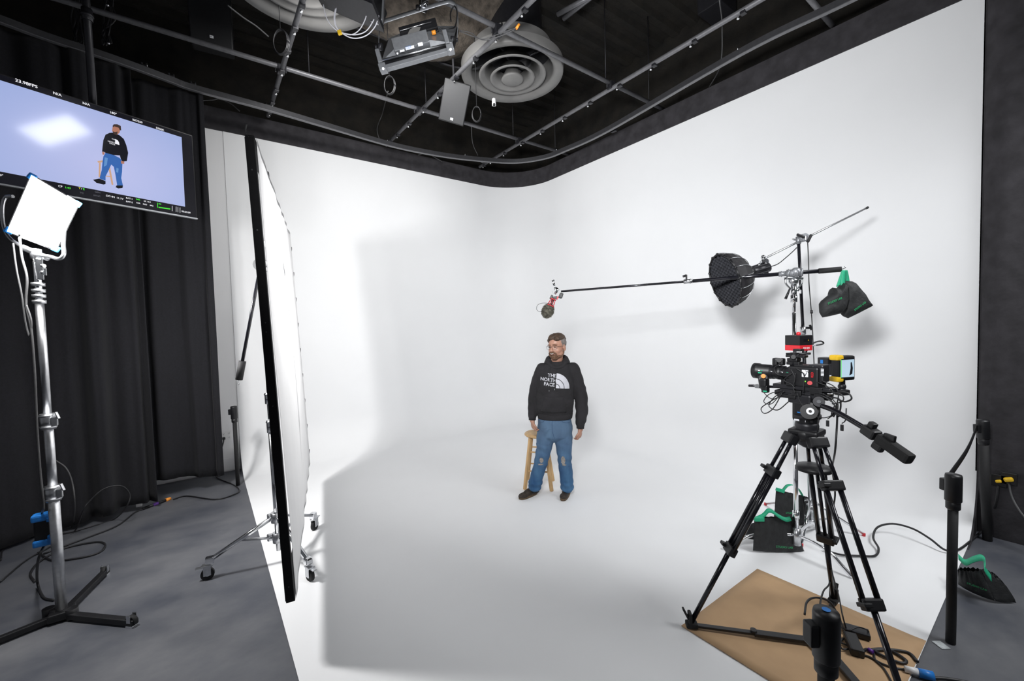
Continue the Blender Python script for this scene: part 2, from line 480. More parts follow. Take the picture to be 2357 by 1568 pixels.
bpy.data.objects['ceiling_vent']['label'] = 'round grey ceiling vent with dark open centre seen whole, right of the hanging light'
v2 = gz(770, 72, zv); e1, e2 = gz(560, -5, zv), gz(858, 36, zv)
# circle through three rim points
def circ3(a, b_, c):
    ax, ay, bx, by, cx, cy = a.x, a.y, b_.x, b_.y, c.x, c.y
    d = 2 * (ax * (by - cy) + bx * (cy - ay) + cx * (ay - by))
    ux = ((ax ** 2 + ay ** 2) * (by - cy) + (bx ** 2 + by ** 2) * (cy - ay) + (cx ** 2 + cy ** 2) * (ay - by)) / d
    uy = ((ax ** 2 + ay ** 2) * (cx - bx) + (bx ** 2 + by ** 2) * (ax - cx) + (cx ** 2 + cy ** 2) * (bx - ax)) / d
    return V((ux, uy, a.z))
vc2 = circ3(v2, e1, e2)
diffuser(vc2, max(.6, min(.72, (vc2 - v2).length)), 'round grey ceiling vent cut off by the top edge, left of the hanging light')

# insulated duct above
t = thing('air_duct', 'tan wrapped air duct above the hanging studio light', 'duct', vc + V((0, 0, .6)))
b = B().tube([vc + V((0, 0, 1.2)), vc + V((-.1, -.05, .95)), gz(1010, 60, 5.55), gz(905, 10, 5.6), gz(780, -60, 5.7)], .36, seg=28)
obj('duct_wrap', b, DUCTW, t)
b = B()
for q in ((1085, 80), (965, 40)):
    c = gz(*q, 5.55); b.strap([c + V((-.3, .3, -.3)), c + V((0, 0, -.42)), c + V((.3, -.3, -.3))], (.7, .7, 0), .05, .004)
obj('duct_band', b, DGREY, t)

# two parallel light battens in the upper right
for i, (p, q) in enumerate((((1345, 0), (1283, 33)), ((1362, -8), (1297, 43)))):
    a, c = gz(*p, 5.7), gz(*q, 5.7)
    b = B().cyl(a + (a - c) * .5, c, .03, seg=8)
    tag(obj('ceiling_conduit', b, PIPE, loc=c), ('left' if i == 0 else 'right') + ' one of two short parallel conduits high above the pipes', 'conduit', 'paired conduits')
b = B().cyl(gz(520, -60, 5.5), gz(1052, 157, 5.5), .02, seg=8)
tag(obj('ceiling_conduit', b, DGREY, loc=gz(1000, 135, 5.5)), 'thin dark conduit passing behind the hanging studio light', 'conduit')
b = B().box(gz(1650, 5, 5.95), (.4, .3, .3), bev=.01)
tag(obj('junction_box', b, DGREY, loc=gz(1650, 5, 5.95)), 'dark junction box above the right ceiling pipes', 'box')

# speakers
def speaker(c, w, h, d, face, up, label, badge=True):
    face = V(face).normalized(); M = basis(V(up) - face * V(up).dot(face), face)
    up_ = V(up) - face * V(up).dot(face); up_.normalize(); side = up_.cross(face)
    R = Matrix((side, face, up_)).transposed()
    c = V(c)
    t = thing('wall_speaker', label, 'speaker', c, 'black speakers hung from the ceiling')
    obj('cabinet', B().box(c, (w, d, h), R, .015), BLACK, t)
    obj('grille', B().box(c + face * (d / 2 + .006), (w * .96, .014, h * .97), R, .008), BLACK, t)
    bc = c + face * (d / 2 + .016) - up_ * (h * .40)
    bd = obj('badge', B().box(bc, (.06, .004, .05), R), BLACK, t)
    b = B(); b.box(bc + face * .004, (.034, .003, .026), R)
    b.mi = 1; b.text('JBL', bc + face * .007 - side * .0135 - up_ * .006, side, up_, .011)
    obj('badge_plate', b, [LABELW, BLACK], bd)
    obj('bracket', B().cyl(c + V((0, 0, h / 2)), V((c.x, c.y, 6.1)), .015, seg=8), DGREY, t)
    return t
def toward(c, side=0): d = O - V(c); d.z = 0; return d
c = gd(484, 8, 4.7)
speaker(c, .40, .95, .3, V((-.10, -1, -.25)), (0, 0, 1), 'black speaker hanging in front of the curtain track, upper left')
c = gd(1046, 236, 5.2)
speaker(c, .32, .46, .22, V((-.50, -.9, -.55)), (.22, 0, 1), 'small black speaker hanging behind the near round vent')

# hanging LED studio light (rear side toward us)
def rect_R(u, v):
    u = V(u).normalized(); v = V(v); v = (v - u * v.dot(u)).normalized(); return Matrix((u, v, u.cross(v))).transposed()
def outline(b, pts, d, th):
    """flat solid with a measured outline at distance d, thickness th away from the viewer"""
    return b.poly([gd(x, y, d) for x, y in pts], FW * th)

t = thing('studio_light', 'grey rear of a square studio light hanging from the ceiling grid', 'light', gd(960, 90, 3.7))
D = 3.7
def P3(x, y, d): return gd(x, y, d)
# trapezoid housing: four-sided frustum between the wide light frame and the small back plate
b = B(); b.smooth = False
lo = [P3(878, 142, 3.62), P3(1042, 98, 3.62), P3(1052, 60, 4.02), P3(895, 88, 4.02)]
hi = [P3(908, 112, 3.60), P3(990, 92, 3.60), P3(985, 60, 3.75), P3(918, 78, 3.75)]
b.rings([lo, hi]); obj('housing', b, GREYM, t)
b = B(); b.smooth = False
b.rings([[P3(876, 146, 3.60), P3(1044, 102, 3.60), P3(1054, 62, 4.04), P3(892, 92, 4.04)], [P3(878, 157, 3.58), P3(1046, 113, 3.58), P3(1056, 72, 4.06), P3(890, 102, 4.06)]])
obj('light_frame', b, BLACK, t)
obj('front_edge', B().cyl(P3(880, 139, 3.60), P3(1027, 103, 3.60), .012, seg=8), STEEL, t)
b = B(); u_ = (P3(1044, 112, 3.57) - P3(884, 156, 3.57)); R_ = rect_R(u_, UP)
b.box((P3(1044, 116, 3.57) + P3(884, 158, 3.57)) / 2, (u_.length * 1.0, .035, .05), R_, .004); obj('lower_bar', b, GREYM, t)
for x, y in ((882, 152), (1037, 108)):
    b = B(); b.box(P3(x, y + 6, 3.55), (.06, .06, .07), R_, .006); b.box(P3(x - (9 if x < 900 else 10), y - 20, 3.55), (.035, .12, .05), rect_R(u_, V(UP) - RT * .35 if x < 900 else V(UP) - RT * .3), .006)
    b.mi = 1; b.cyl(P3(x, y + 6, 3.51), P3(x, y + 6, 3.50), .01, seg=8); obj('corner_bracket', b, [GREYM, CHROME], t)
b = B(); b.smooth = False
u1 = P3(985, 85, 3.6) - P3(910, 105, 3.6); R1 = rect_R(u1, UP)
b.box(P3(947, 101, 3.60), (.31, .115, .09), R1, .006); pb2 = obj('power_box', b, GREYM, t)
b = B(); pc = P3(947, 108, 3.545); uu, vv = R1.col[0], R1.col[1]
for dx, dy, w, h in ((-.085, -.012, .040, .018), (-.015, -.004, .075, .026), (.080, .002, .042, .030), (-.130, -.024, .015, .016)):
    b.mi = 0; b.box(pc + uu * dx + vv * dy, (w, h, .002), R1)
b.mi = 1
for k in range(3): b.text('0123 4567 89', pc + uu * -.05 + vv * (.006 - k * .010) - R1.col[2] * -.002 - FW * .004, uu, vv, .006)
obj('rating_label', b, [LABELW, BLUE], pb2)
b = B(); b.box(P3(965, 72, 3.72), (.34, .09, .10), R1, .006); obj('control_box', b, BLACK, t)
obj('control_edge', B().cyl(P3(920, 71, 3.66), P3(993, 50, 3.66), .006, seg=6), STEEL, t)
b = B(); b.poly([P3(x, y, 3.655) for x, y in ((938, 79), (943, 68), (955, 61), (968, 62), (966, 70), (956, 78), (945, 82))]); obj('dial_plate', b, VENTM, t)
# yoke: flat strap, both arms
b = B(); b.strap([P3(870, 128, 3.68), P3(872, 95, 3.72), P3(874, 66, 3.78), P3(884, 50, 3.78), P3(900, 44, 3.78), P3(960, 25, 3.78), P3(1022, 6, 3.78), P3(1038, 5, 3.78), P3(1050, 16, 3.78), P3(1054, 50, 3.76), P3(1052, 90, 3.74)], -FW * .3 - UP * .95 + RT * .0, .055, .006, 8)
obj('yoke', b, GREYM, t)
b = B(); b.cyl(P3(962, 14, 3.78), P3(962, 26, 3.78), .02); obj('yoke_bolt', b, BLACK, t)
b = B(); b.box(P3(975, 8, 3.80), (.07, .07, .12), bev=.012); b.cyl(P3(966, 14, 3.76), P3(985, 4, 3.76), .012, seg=8); b.ball(P3(978, 10, 3.74), .02, 10)
obj('hanging_clamp', b, CHROME, t)
for s_, x, y in ((-1, 868, 108), (1, 1050, 92)):
    b = B(); b.cyl(P3(x - 4 * s_, y, 3.70), P3(x + 12 * -s_, y, 3.70), .03); b.cyl(P3(x + 4 * s_, y, 3.70), P3(x, y, 3.70), .016); obj('tilt_knob', b, DGREY, t)
obj('power_plug', B().cyl(P3(994, 76, 3.64), P3(1003, 74, 3.64), .017), ORANGE, t)
obj('power_cord', B().tube([P3(1003, 74, 3.64), P3(1018, 64, 3.64), P3(1036, 66, 3.66), P3(1048, 60, 3.7), P3(1052, 30, 3.7), P3(1046, 14, 3.72), P3(1037, 30, 3.72), P3(1038, 50, 3.7)], .006, 6), BLACK, t)

# wires hanging from that light across to the pipe
b = B().tube([P3(1058, 72, 3.72), P3(1095, 86, 3.72), P3(1120, 92, 3.7), P3(1160, 80, 3.7), P3(1185, 68, 3.7)], .005, 6)
tag(obj('signal_cable', b, GCABLE, loc=P3(1058, 72, 3.72)), 'pair of pale thin wires sagging from the hanging light, lower strand', 'cable')
b = B().tube([P3(1058, 70, 3.72), P3(1085, 76, 3.72), P3(1110, 90, 3.7), P3(1165, 72, 3.7), P3(1190, 64, 3.7)], .004, 6)
b.mi = 1; b.cyl(P3(1188, 66, 3.7), P3(1195, 56, 3.7), .012, seg=8)
tag(obj('signal_cable', b, [GCABLE, ORANGE], loc=P3(1058, 70, 3.72)), 'upper pale wire with a copper coloured end beside the pipe crossing', 'cable')

# second black fixture at the top edge
t = thing('studio_light', 'black ribbed studio light cut off by the top edge with white cables', 'light', gd(800, 10, 3.6))
R2 = rect_R(P3(872, 38, 3.5) - P3(742, -18, 3.5), UP)
b = B(); b.box(P3(800, -12, 3.55), (.56, .18, .34), R2, .01); obj('housing', b, BLACK, t)
b = B()
for k in range(6): b.box(P3(806, 0 + k * 3, 3.4 - k * .01), (.50, .004, .30), R2)
obj('cooling_ribs', b, DGREY, t)
b = B(); b.box(P3(805, 21, 3.42), (.50, .022, .02), R2, .004); obj('lower_edge', b, GREYM, t)
b = B(); b.strap([P3(880, 52, 3.5), P3(882, 20, 3.55), P3(884, -20, 3.6)], FW, .05, .008); obj('yoke', b, GREYM, t)
b = B()
for x, y in ((858, 47), (870, 51)): b.box(P3(x, y, 3.42), (.022, .035, .02), R2, .004)
obj('latch', b, STEEL, t)
# white cables with a yellow tag
t = thing('cable_loop', 'white cables looping under the black light, gathered by a yellow tag', 'cable', P3(782, 75, 3.4))
for pts in (((744, 10), (752, 42), (770, 66), (790, 76), (818, 80), (842, 72), (858, 50), (866, 30)), ((772, 20), (769, 44), (776, 66), (800, 84), (822, 88), (846, 80), (864, 60), (872, 36)), ((774, 18), (771, 46), (780, 70), (806, 80), (826, 70), (840, 46), (846, 22))):
    obj('cable', B().tube([P3(x, y, 3.38) for x, y in pts], .0042, 6), WHITEC, t)
obj('tag', B().box(P3(782, 75, 3.37), (.032, .034, .02), rect_R(RT + UP * .3, UP), .004), YEL, t)

# hanging coiled safety cables near the track (dark)
def coil(c, r, label):
    c = V(c); b = B()
    for k in range(3):
        pts = [c + RT * (r * (.55 + .05 * k) * cos(a)) + UP * (r * sin(a)) + FW * (.01 * k) for a in [2 * pi * j / 12 for j in range(13)]]
        b.tube(pts, .005, 5, 3)
    b.cyl(c + UP * r * .98, V((c.x, c.y, 6.1)), .004, seg=5)
    tag(obj('coiled_cable', b, BLACK, loc=c), label, 'cable')
coil(gd(896, 195, 4.6), .10, 'coil of black cable hanging under the long cross pipe, left of the small speaker')
coil(gd(1097, 262, 5.0), .09, 'coil of black cable hanging right of the small speaker')
coil(gd(645, 95, 4.0), .12, 'coil of black cable hanging behind the left ceiling pipe')
for pts, lab in (((( 893, 210), (880, 262), (868, 296), (876, 325), (890, 332)), 'black cable drooping behind the curtain track, left of centre'),
                 (((1085, 290), (1088, 330), (1100, 358)), 'black cable drooping to the track near the corner'),
                 (((1656, 0), (1662, 60), (1658, 150), (1630, 205)), 'thin black wires dropping behind the right pipe and track'),
                 (((463, 232), (490, 230), (505, 228), (530, 238), (552, 256)), 'black wire tacked along the dark wall beside the curtain'),
                 (((962, 357), (985, 352), (1000, 362), (1018, 372)), 'black wire looped on the wall band below the track'),
                 (((524, 12), (560, 40), (590, 60), (618, 84)), 'fine pale wire hanging between the black speaker and the left pipe')):
    b = B().tube([gy(x, y, 6.75) if y > 225 and x < 1050 else gz(x, y, 4.95) for x, y in pts], .007, 5)
    tag(obj('hanging_cable', b, GCABLE, loc=gz(*pts[0], 4.95)), lab, 'cable')
b = B().cyl(gd(1137, 228, 4.6), gd(1137, 243, 4.6), .022, seg=12); b.mi = 1; b.cyl(gd(1137, 239, 4.57), gd(1137.5, 243.5, 4.57), .013, seg=12)
tag(obj('sprinkler_cap', b, [WHITEP, BLACK], loc=gd(1137, 236, 4.6)), 'small white capped pipe end just below the round vent', 'fitting')

# ================================================================== CURTAINS (left)
def curtain(name, label, plan, ztop, hem, folds, amp, seed):
    """plan: list of plan points; hem: function 0..1 -> z"""
    pts = catmull([V((x, y, 0)) for x, y in plan], 40)
    n = len(pts); b = B(); rows = []
    nz = 40
    for i, p in enumerate(pts):
        d = (pts[min(i + 1, n - 1)] - pts[max(i - 1, 0)]).normalized(); nn = V((-d.y, d.x, 0))
        f = i / (n - 1); col = []
        for j in range(nz + 1):
            g = j / nz; z = hem(f) + (ztop - hem(f)) * g
            ph = folds * (f + .09 * noise.noise(V((f * 4, 0, seed * 3)))) * 2 * pi + 1.5 * noise.noise(V((f * 6, g * .9, seed)))
            w = amp * (1.0 - .35 * g) * (sin(ph) * .75 + .5 * sin(ph * .47 + seed) + .25 * sin(2.1 * ph + 1))
            w += .015 * noise.noise(V((f * 20, g * 5, seed)))
            col.append(b.bm.verts.new(p + nn * w + V((0, 0, z))))
        rows.append(col)
    for i in range(n - 1):
        for j in range(nz): b._f([rows[i][j], rows[i + 1][j], rows[i + 1][j + 1], rows[i][j + 1]])
    o = obj(name, b, CURT, loc=pts[0])
    s_ = o.modifiers.new('thick', 'SOLIDIFY'); s_.thickness = .004
    return tag(o, label, 'curtain')
curtain('stage_curtain', 'black pleated curtain panel next to the white wall, hanging behind the screen', [(-.95, 6.20), (-.66, 6.22), (-.43, 6.20), (-.20, 6.20), (.0, 6.20), (.118, 6.17)], 4.74, lambda f: .20 + .04 * sin(f * 5), 4, .04, 1.3)
curtain('stage_curtain', 'wide black pleated curtain at the far left, hem nearly on the floor', [(-4.4, 5.3), (-3.2, 5.50), (-2.4, 5.62), (-1.7, 5.74), (-1.1, 5.86), (-.75, 5.93), (-.50, 5.99)], 4.74, lambda f: .06 + .03 * sin(f * 9), 9, .075, 4.1)
b = B().box(gz(320, 1160, .03), (.05, .04, .06), bev=.004)
tag(obj('cable_cover', b, WHITEP, loc=gz(320, 1160, 0)), 'small white block on the floor at the curtain hem', 'block')

# wall outlet
c = gy(521, 1003, YB + .004)
t = thing('wall_outlet', 'white four-socket wall outlet beside the curtain', 'outlet', c)
obj('cover_plate', B().box(c, (.135, .008, .115), bev=.003), WHITEP, t)
for dx in (-.03, .03):
    for dz in (-.028, .028):
        b = B(); q = c + V((dx, -.005, dz)); b.box(q, (.034, .004, .030), bev=.002); b.mi = 1
        b.box(q + V((-.007, -.003, .004)), (.003, .003, .010)); b.box(q + V((.007, -.003, .004)), (.003, .003, .010)); b.cyl(q + V((0, -.002, -.008)), q + V((0, -.005, -.008)), .003, seg=8)
        obj('socket', b, [WHITEP, BLACK], t)
b = B().box(c + V((-.03, -.03, -.028)), (.035, .05, .032), bev=.008)
pq = c + V((-.03, -.05, -.03))
b.tube([pq, pq + V((-.02, -.03, -.08)), pq + V((-.08, -.05, -.25)), pq + V((-.10, -.12, -.40)), gz(500, 1100, .01), gz(535, 1115, .01), gz(551, 1128, .01), gz(540, 1138, .01), gz(495, 1150, .01), gz(430, 1142, .01), gz(398, 1150, .01)], .0075, 6)
tag(obj('power_cable', b, BLACK, loc=gz(540, 1138)), 'black power cable from the wall outlet running along the curtain hem', 'cable')

# ================================================================== STANCHIONS
def stanchion(top, base, label, rad=.0225, cap=.037, h=1.0, belt_dir=None):
    top, base = V(top), V(base)
    t = thing('stanchion', label, 'post', base, 'black belt posts')
    ax = (top - base).normalized()
    obj('post', B().cyl(base + ax * .004, base + ax * (h - .18), rad, seg=24), BLACKR, t)
    obj('collar', B().lathe([(rad, 0), (cap * .86, .01), (cap * .86, .05), (rad, .055)], base + ax * (h - .21), ax, cap=True), BLACK, t)
    b = B(); b.lathe([(cap * .9, 0), (cap, .006), (cap, .145), (cap * .93, .157), (.001, .160)], base + ax * (h - .16), ax, cap=True)
    cp_ = obj('belt_head', b, BLACK, t)
    bd = V(belt_dir).normalized() if belt_dir else V((-1, -.3, 0)).normalized()
    obj('belt_clip', B().box(base + ax * (h - .075) + bd * (cap + .010), (.03, .04, .07), basis(ax, bd), .006), BLACK, cp_)
    return t
sb = gz(548, 1118); stanchion(sb + V((0, 0, 1)), sb, 'black belt post in front of the wall outlet and curtain', belt_dir=-RT)
sr = gz(2188, 1480); stanchion(sr + V((0, 0, 1)), sr, 'black belt post standing in front of the sandbag at the right', belt_dir=FW)
s2 = gz(2273, 1244); s2t = gp(2262, 966, s2, V((FW.x, FW.y, 0)))
stanchion(s2t, s2, 'black belt post leaning against the cyclorama edge by the black wall', rad=.030, cap=.040, h=(s2t - s2).length, belt_dir=-RT)
sf = gz(1902, 1405, 1.0); sf.z = 0
stanchion(sf + V((0, 0, 1)), sf, 'black belt post in the foreground, cut off by the bottom edge', belt_dir=-RT)
# blue and white sticker on its top
c = sf + V((0, 0, 1.002)); b = B(); b.cyl(c + V((.0, .0, 0)), c + V((0, 0, .001)), .012, seg=12)
for o_ in bpy.data.objects:
    if o_.name.startswith('stanchion') and 'foreground' in o_['label']:
        obj('blue_sticker', b, BLUE, [q for q in bpy.data.objects if q.name.startswith('belt_head') and q.parent == o_][0]); break
# belt
b = B(); tp_ = s2t - V((0, 0, .07)); tq = sr + V((0, 0, .93)) + FW * .05
b.strap([tp_ - RT * .05, tp_.lerp(tq, .5), tq], (0, 0, 1), .05, .003)
tag(obj('barrier_belt', b, BLACK, loc=tp_), 'black belt stretched between the two right-hand posts', 'belt')
# ================================================================== DIFFUSION FRAME
FA, FB = gd(668, 1378, 2.43), gd(575, 320, 2.43)
FD = V((.21, .978, 0)).normalized(); S8 = (FB - FA).length
FRAMEM = mat('matt_black_tube', (.004, .004, .005), .6, noise_amt=.2, nscale=30, spec=.15)
t = thing('diffusion_frame', 'tall white silk diffusion frame with black edges standing upright', 'diffuser', (FA + FD * 1.3))
fu = (FB - FA).normalized(); fn = FD.cross(fu).normalized()
Rf = Matrix((FD, fn, fu)).transposed()
def bar(p, q, w=.048):
    d = (q - p); M = Matrix((fn, d.normalized().cross(fn), d.normalized())).transposed()
    return B().box((p + q) / 2, (w, w, d.length), M, .004)
lo_, hi_ = FA, FA + fu * S8
for nm, p, q in (('frame_bar', lo_, hi_), ('frame_bar', lo_ + FD * S8, hi_ + FD * S8), ('frame_bar', hi_, hi_ + FD * S8), ('frame_bar', lo_, lo_ + FD * S8)):
    k = obj(nm, bar(p, q), FRAMEM, t)
# little joints and bolts on the near bar
near = [o_ for o_ in t.children][0] if len(t.children) else None
b = B()
for f in (.03, .42, .58, .60, .80, .93): b.cyl(lo_ + fu * (S8 * f) - FD * .023, lo_ + fu * (S8 * f) - FD * .0255, .0045, seg=8)
obj('frame_bolts', b, DGREY, t)
# fabric, slightly billowed and wrinkled
b = B(); n = 48; rows = []
side = fn if fn.dot(O - FA) > 0 else -fn
for i in range(n + 1):
    r_ = []
    for j in range(n + 1):
        u, v = i / n, j / n
        bow = .05 * sin(pi * u) * sin(pi * min(1, v)) + .010 * sin(u * 40 + 3 * noise.noise(V((u * 3, v * 1.2, 0)))) * (.3 + u) + .008 * noise.noise(V((u * 9, v * 2, 3)))
        e = 1 - .004 * sin(pi * v)
        p = lo_ + FD * (S8 * (.004 + 1.006 * u * e)) + fu * (S8 * (-.006 + 1.012 * v)) + side * (bow * .6 + .030)
        r_.append(b.bm.verts.new(p))
    rows.append(r_)
for i in range(n):
    for j in range(n): b._f([rows[i][j], rows[i + 1][j], rows[i + 1][j + 1], rows[i][j + 1]])
obj('silk', b, FABRIC, t)
for v in range(9):
    c = lo_ + FD * S8 + fu * (S8 * (v + .5) / 9); obj('tie', B().tube([c + side * .040, c + FD * .012 + side * .040 - fu * .02, c + side * .036 - fu * .05], .003, 5), BLACK, t)
obj('loose_tie', B().strap([hi_ + fn * .0, hi_ + fu * .05 - RT * .02, hi_ + fu * .09 - RT * .01], FW, .012, .002), BLACK, t)
c = hi_ + FD * .75; obj('top_clip', B().box(c + fu * .02, (.04, .05, .09), Rf, .006), BLACK, t)
# stand of the frame
zs = gz(640, 1250); base = V((.455, 4.19, 0))
t = thing('roller_stand', 'chrome roller stand holding the diffusion frame, on three casters', 'stand', base)
top = V((.42, 3.90, 2.02))
c0 = gd(641, 1238, 3.40); c1 = gd(600, 640, 3.35)
ft = [gz(486, 1332), gz(722, 1222), gz(711, 1335)]
cen = (ft[0] + ft[1] + ft[2]) / 3
colb = V((c0.x, c0.y, .22)); 
axs = (c1 - c0).normalized()
obj('column', B().cyl(c0 - axs * .1, c0.lerp(c1, .42), .022).cyl(c0.lerp(c1, .42), c0.lerp(c1, .55), .017), CHROME, t)
obj('upper_tube', B().cyl(c0.lerp(c1, .55), c1, .014), CHROME, t)
for f, h in ((.52, .09), (.41, .10)):
    c = c0.lerp(c1, f); b = B(); b.cyl(c, c + axs * h, .03); b.cyl(c + axs * (h * .8), c + axs * (h * .9), .034); obj('collar', b, CHROME, t)
hub1, hub2 = gd(636, 1190, 3.38), gd(640, 1236, 3.40)
b = B(); b.cyl(hub1 - axs * .04, hub1 + axs * .04, .04); b.box(hub1 - RT * .04, (.06, .05, .05), bev=.01); obj('upper_hub', b, STEEL, t)
b = B(); b.cyl(hub2 - axs * .04, hub2 + axs * .04, .04); b.box(hub2 - RT * .05, (.07, .05, .05), bev=.01); obj('lower_hub', b, STEEL, t)
for f in ft:
    knee = f + V((0, 0, .15)); d = (f - cen); d.z = 0; d.normalize(); sd = V((-d.y, d.x, 0))
    lg = obj('leg', B().strap([hub1 + d * .03, knee], sd, .03, .026), CHROME, t)
    mid = hub1.lerp(knee, .55)
    obj('brace', B().strap([hub2 + d * .03, mid], sd, .02, .014), STEEL, lg)
    b = B(); b.box(knee, (.06, .05, .05), basis((0, 0, 1), d), .01); b.cyl(f + V((0, 0, .10)), f + V((0, 0, .15)), .018); obj('caster_socket', b, CHROME, lg)
    w = f + d * .02
    b = B(); b.cyl(w + V((0, 0, .045)) - sd * .014, w + V((0, 0, .045)) + sd * .014, .045, seg=24); b.mi = 1
    b.box(w + V((0, 0, .075)) - sd * .022, (.05, .006, .075), basis((0, 0, 1), d), .003); b.box(w + V((0, 0, .075)) + sd * .022, (.05, .006, .075), basis((0, 0, 1), d), .003)
    b.box(w + V((0, 0, .112)), (.07, .05, .012), basis((0, 0, 1), d), .003); b.box(w + V((0, 0, .105)) + d * .05, (.05, .03, .006), basis((0, 0, 1), d), .002)
    b.cyl(w + V((0, 0, .045)) - sd * .018, w + V((0, 0, .045)) + sd * .018, .014, seg=12)
    obj('caster', b, [BLACKR, STEEL], lg)
# boom arm with black grip hanging behind the frame
ha, hb = gd(600, 610, 3.30), gd(549, 880, 3.30)
t = thing('grip_pole', 'black tube with foam grip hanging down behind the diffusion frame', 'arm', ha)
d = (hb - ha).normalized()
obj('tube', B().cyl(ha + d * .05, hb - d * .15, .012), BLACKG, t)
obj('foam_grip', B().cyl(hb - d * .17, hb - d * .02, .026), BLACKR, t)
obj('end_hook', B().tube([hb - d * .02, hb + d * .01, hb + d * .02 + RT * .008, hb + d * .01 + RT * .014], .003, 5), CHROME, t)
b = B(); b.cyl(ha - FW * .03, ha + FW * .06, .045, seg=20); b.box(ha - d * .04, (.05, .05, .09), bev=.012); b.cyl(ha - d * .19 - RT * .01, ha - d * .15 - RT * .01, .018); obj('grip_head', b, CHROME, t)

# ================================================================== LED PANEL ON STAND
LB = gz(142, 1425)
t = thing('light_stand', 'tall silver roller stand on black casters holding the bright light', 'stand', LB)
def sp(px, py): return gp(px, py, LB, V((FW.x, FW.y, 0)))
top = sp(83, 590); a0 = sp(142, 1405); ax = (top - a0).normalized(); Ls = (top - a0).length
def on(py): # point on the column at image row py
    lo__, hi__ = 0.0, 1.3
    for _ in range(30):
        m = (lo__ + hi__) / 2; q = a0 + ax * (Ls * m); y = CY - FPX * (q - O).dot(UP) / (q - O).dot(FW)
        if y > py: lo__ = m
        else: hi__ = m
    return a0 + ax * (Ls * lo__)
obj('lower_tube', B().cyl(a0 - ax * .02, on(1120), .029, seg=24), STEEL, t)
obj('middle_tube', B().cyl(on(1150), on(960), .024, seg=24), STEEL, t)
obj('upper_tube', B().cyl(on(975), on(690), .0215, seg=24), STEEL, t)
obj('spigot', B().cyl(on(700), on(588), .018, seg=18), CHROME, t)
for y in (1135, 970):
    c = on(y); b = B(); b.cyl(on(y + 18), on(y - 18), .038, seg=20); b.cyl(on(y + 15), on(y + 11), .042, seg=20); b.cyl(on(y - 11), on(y - 15), .042, seg=20)
    b.box(c + RT * .045, (.03, .03, .06), bev=.006); k = obj('clamp_collar', b, STEEL, t)
    obj('clamp_lever', B().box(c + RT * .065 + V((0, 0, .04)), (.010, .016, .05), rect_R(RT + UP * .5, FW), .004), STEEL, k)
c = on(675); b = B()
for y in (695, 682, 670, 655): b.cyl(on(y + 4), on(y - 4), .033, seg=20)
obj('top_collar', b, STEEL, t)
b = B(); b.box(on(620) + RT * .02, (.035, .035, .14), bev=.006); b.cyl(on(628), on(628) + RT * .05, .014); b.cyl(on(612), on(612) + RT * .05, .012); b.box(on(626) + RT * .055, (.012, .02, .05), bev=.004)
obj('spigot_lock', b, CHROME, t)
# base legs
hubc = a0 - ax * .02
b = B()
for dx in (-.09, -.04, .02, .07): b.cyl(hubc + RT * dx + V((0, 0, -.04)), hubc + RT * dx + V((0, 0, .035)), .032, seg=14)
b.box(hubc + V((0, 0, .0)), (.12, .12, .05), bev=.01); obj('base_hub', b, BLACK, t)
for tip, cz in (((312, 1432), True), ((246, 1312), True), ((-70, 1500), True)):
    hz = hubc.z - .01
    e = gz(*tip, hz); d = (e - hubc); d.z = 0; L_ = d.length; d.normalize(); sd = V((-d.y, d.x, 0))
    s0 = hubc + d * .05; s0.z = hz; e.z = hz
    lg = obj('leg', B().box((s0 + e) / 2, ((e - s0).length, .042, .036), basis((0, 0, 1), d), .006), BLACK, t)
    w = e - d * .03
    b = B(); b.box(w + V((0, 0, -.035)), (.05, .05, .04), basis((0, 0, 1), d), .008); b.cyl(w + V((0, 0, -.03)), w + V((0, 0, .01)), .014)
    obj('caster_fork', b, CHROME, lg)
    w2 = V((w.x, w.y, .036))
    b = B(); b.cyl(w2 - sd * .014, w2 + sd * .014, .036, seg=24); b.mi = 1; b.box(w2 + V((0, 0, .02)) + sd * .02, (.03, .004, .05), basis((0, 0, 1), d)); b.box(w2 + V((0, 0, .02)) - sd * .02, (.03, .004, .05), basis((0, 0, 1), d))
    obj('caster', b, [BLACKR, STEEL], lg)

# the lit panel
LED = emit('led_panel_face', (1.0, 1.0, 1.0), 14.0)
s_ = 2.72 / FPX
PU = (RT * 111 + UP * -66) * s_ + FW * .42
PV = (RT * -57 + UP * -131) * s_ + FW * -.046
PC = gd(100, 490, 2.72)
Un, Vn = PU.normalized(), PV.normalized(); PN = Un.cross(Vn).normalized()
if PN.dot(O - PC) < 0: PN = -PN
RL = Matrix((Un, Vn, Un.cross(Vn))).transposed()
t = thing('led_panel', 'glowing white square light panel on the silver stand', 'light', PC)
lu, lv = PU.length, PV.length
b = B(); b.smooth = False
f4 = [gp(x, y, PC, PN) for x, y in ((72, 402), (183, 468), (130, 577), (15, 533))]
Un = (f4[1] - f4[0] + f4[2] - f4[3]).normalized(); Vn = (f4[3] - f4[0] + f4[2] - f4[1]).normalized(); lu = (f4[1] - f4[0]).length; lv = (f4[3] - f4[0]).length
PCC = sum(f4, V((0, 0, 0))) / 4
RL = Matrix((Un, (Vn - Un * Vn.dot(Un)).normalized(), Un.cross((Vn - Un * Vn.dot(Un)).normalized()))).transposed()
k4 = [p - PN * .10 for p in f4]; k5 = [PCC - PN * .17 + (p - PCC) * .7 for p in f4]
b.rings([[p + (p - PCC) * .03 - PN * .006 for p in f4], [p + (p - PCC) * .03 for p in k4], k5]); obj('housing', b, BLACK, t)
b = B(); b.smooth = False; b.poly([PCC + (p - PCC) * .985 - PN * .006 for p in f4], PN * .010); obj('light_face', b, LED, t)
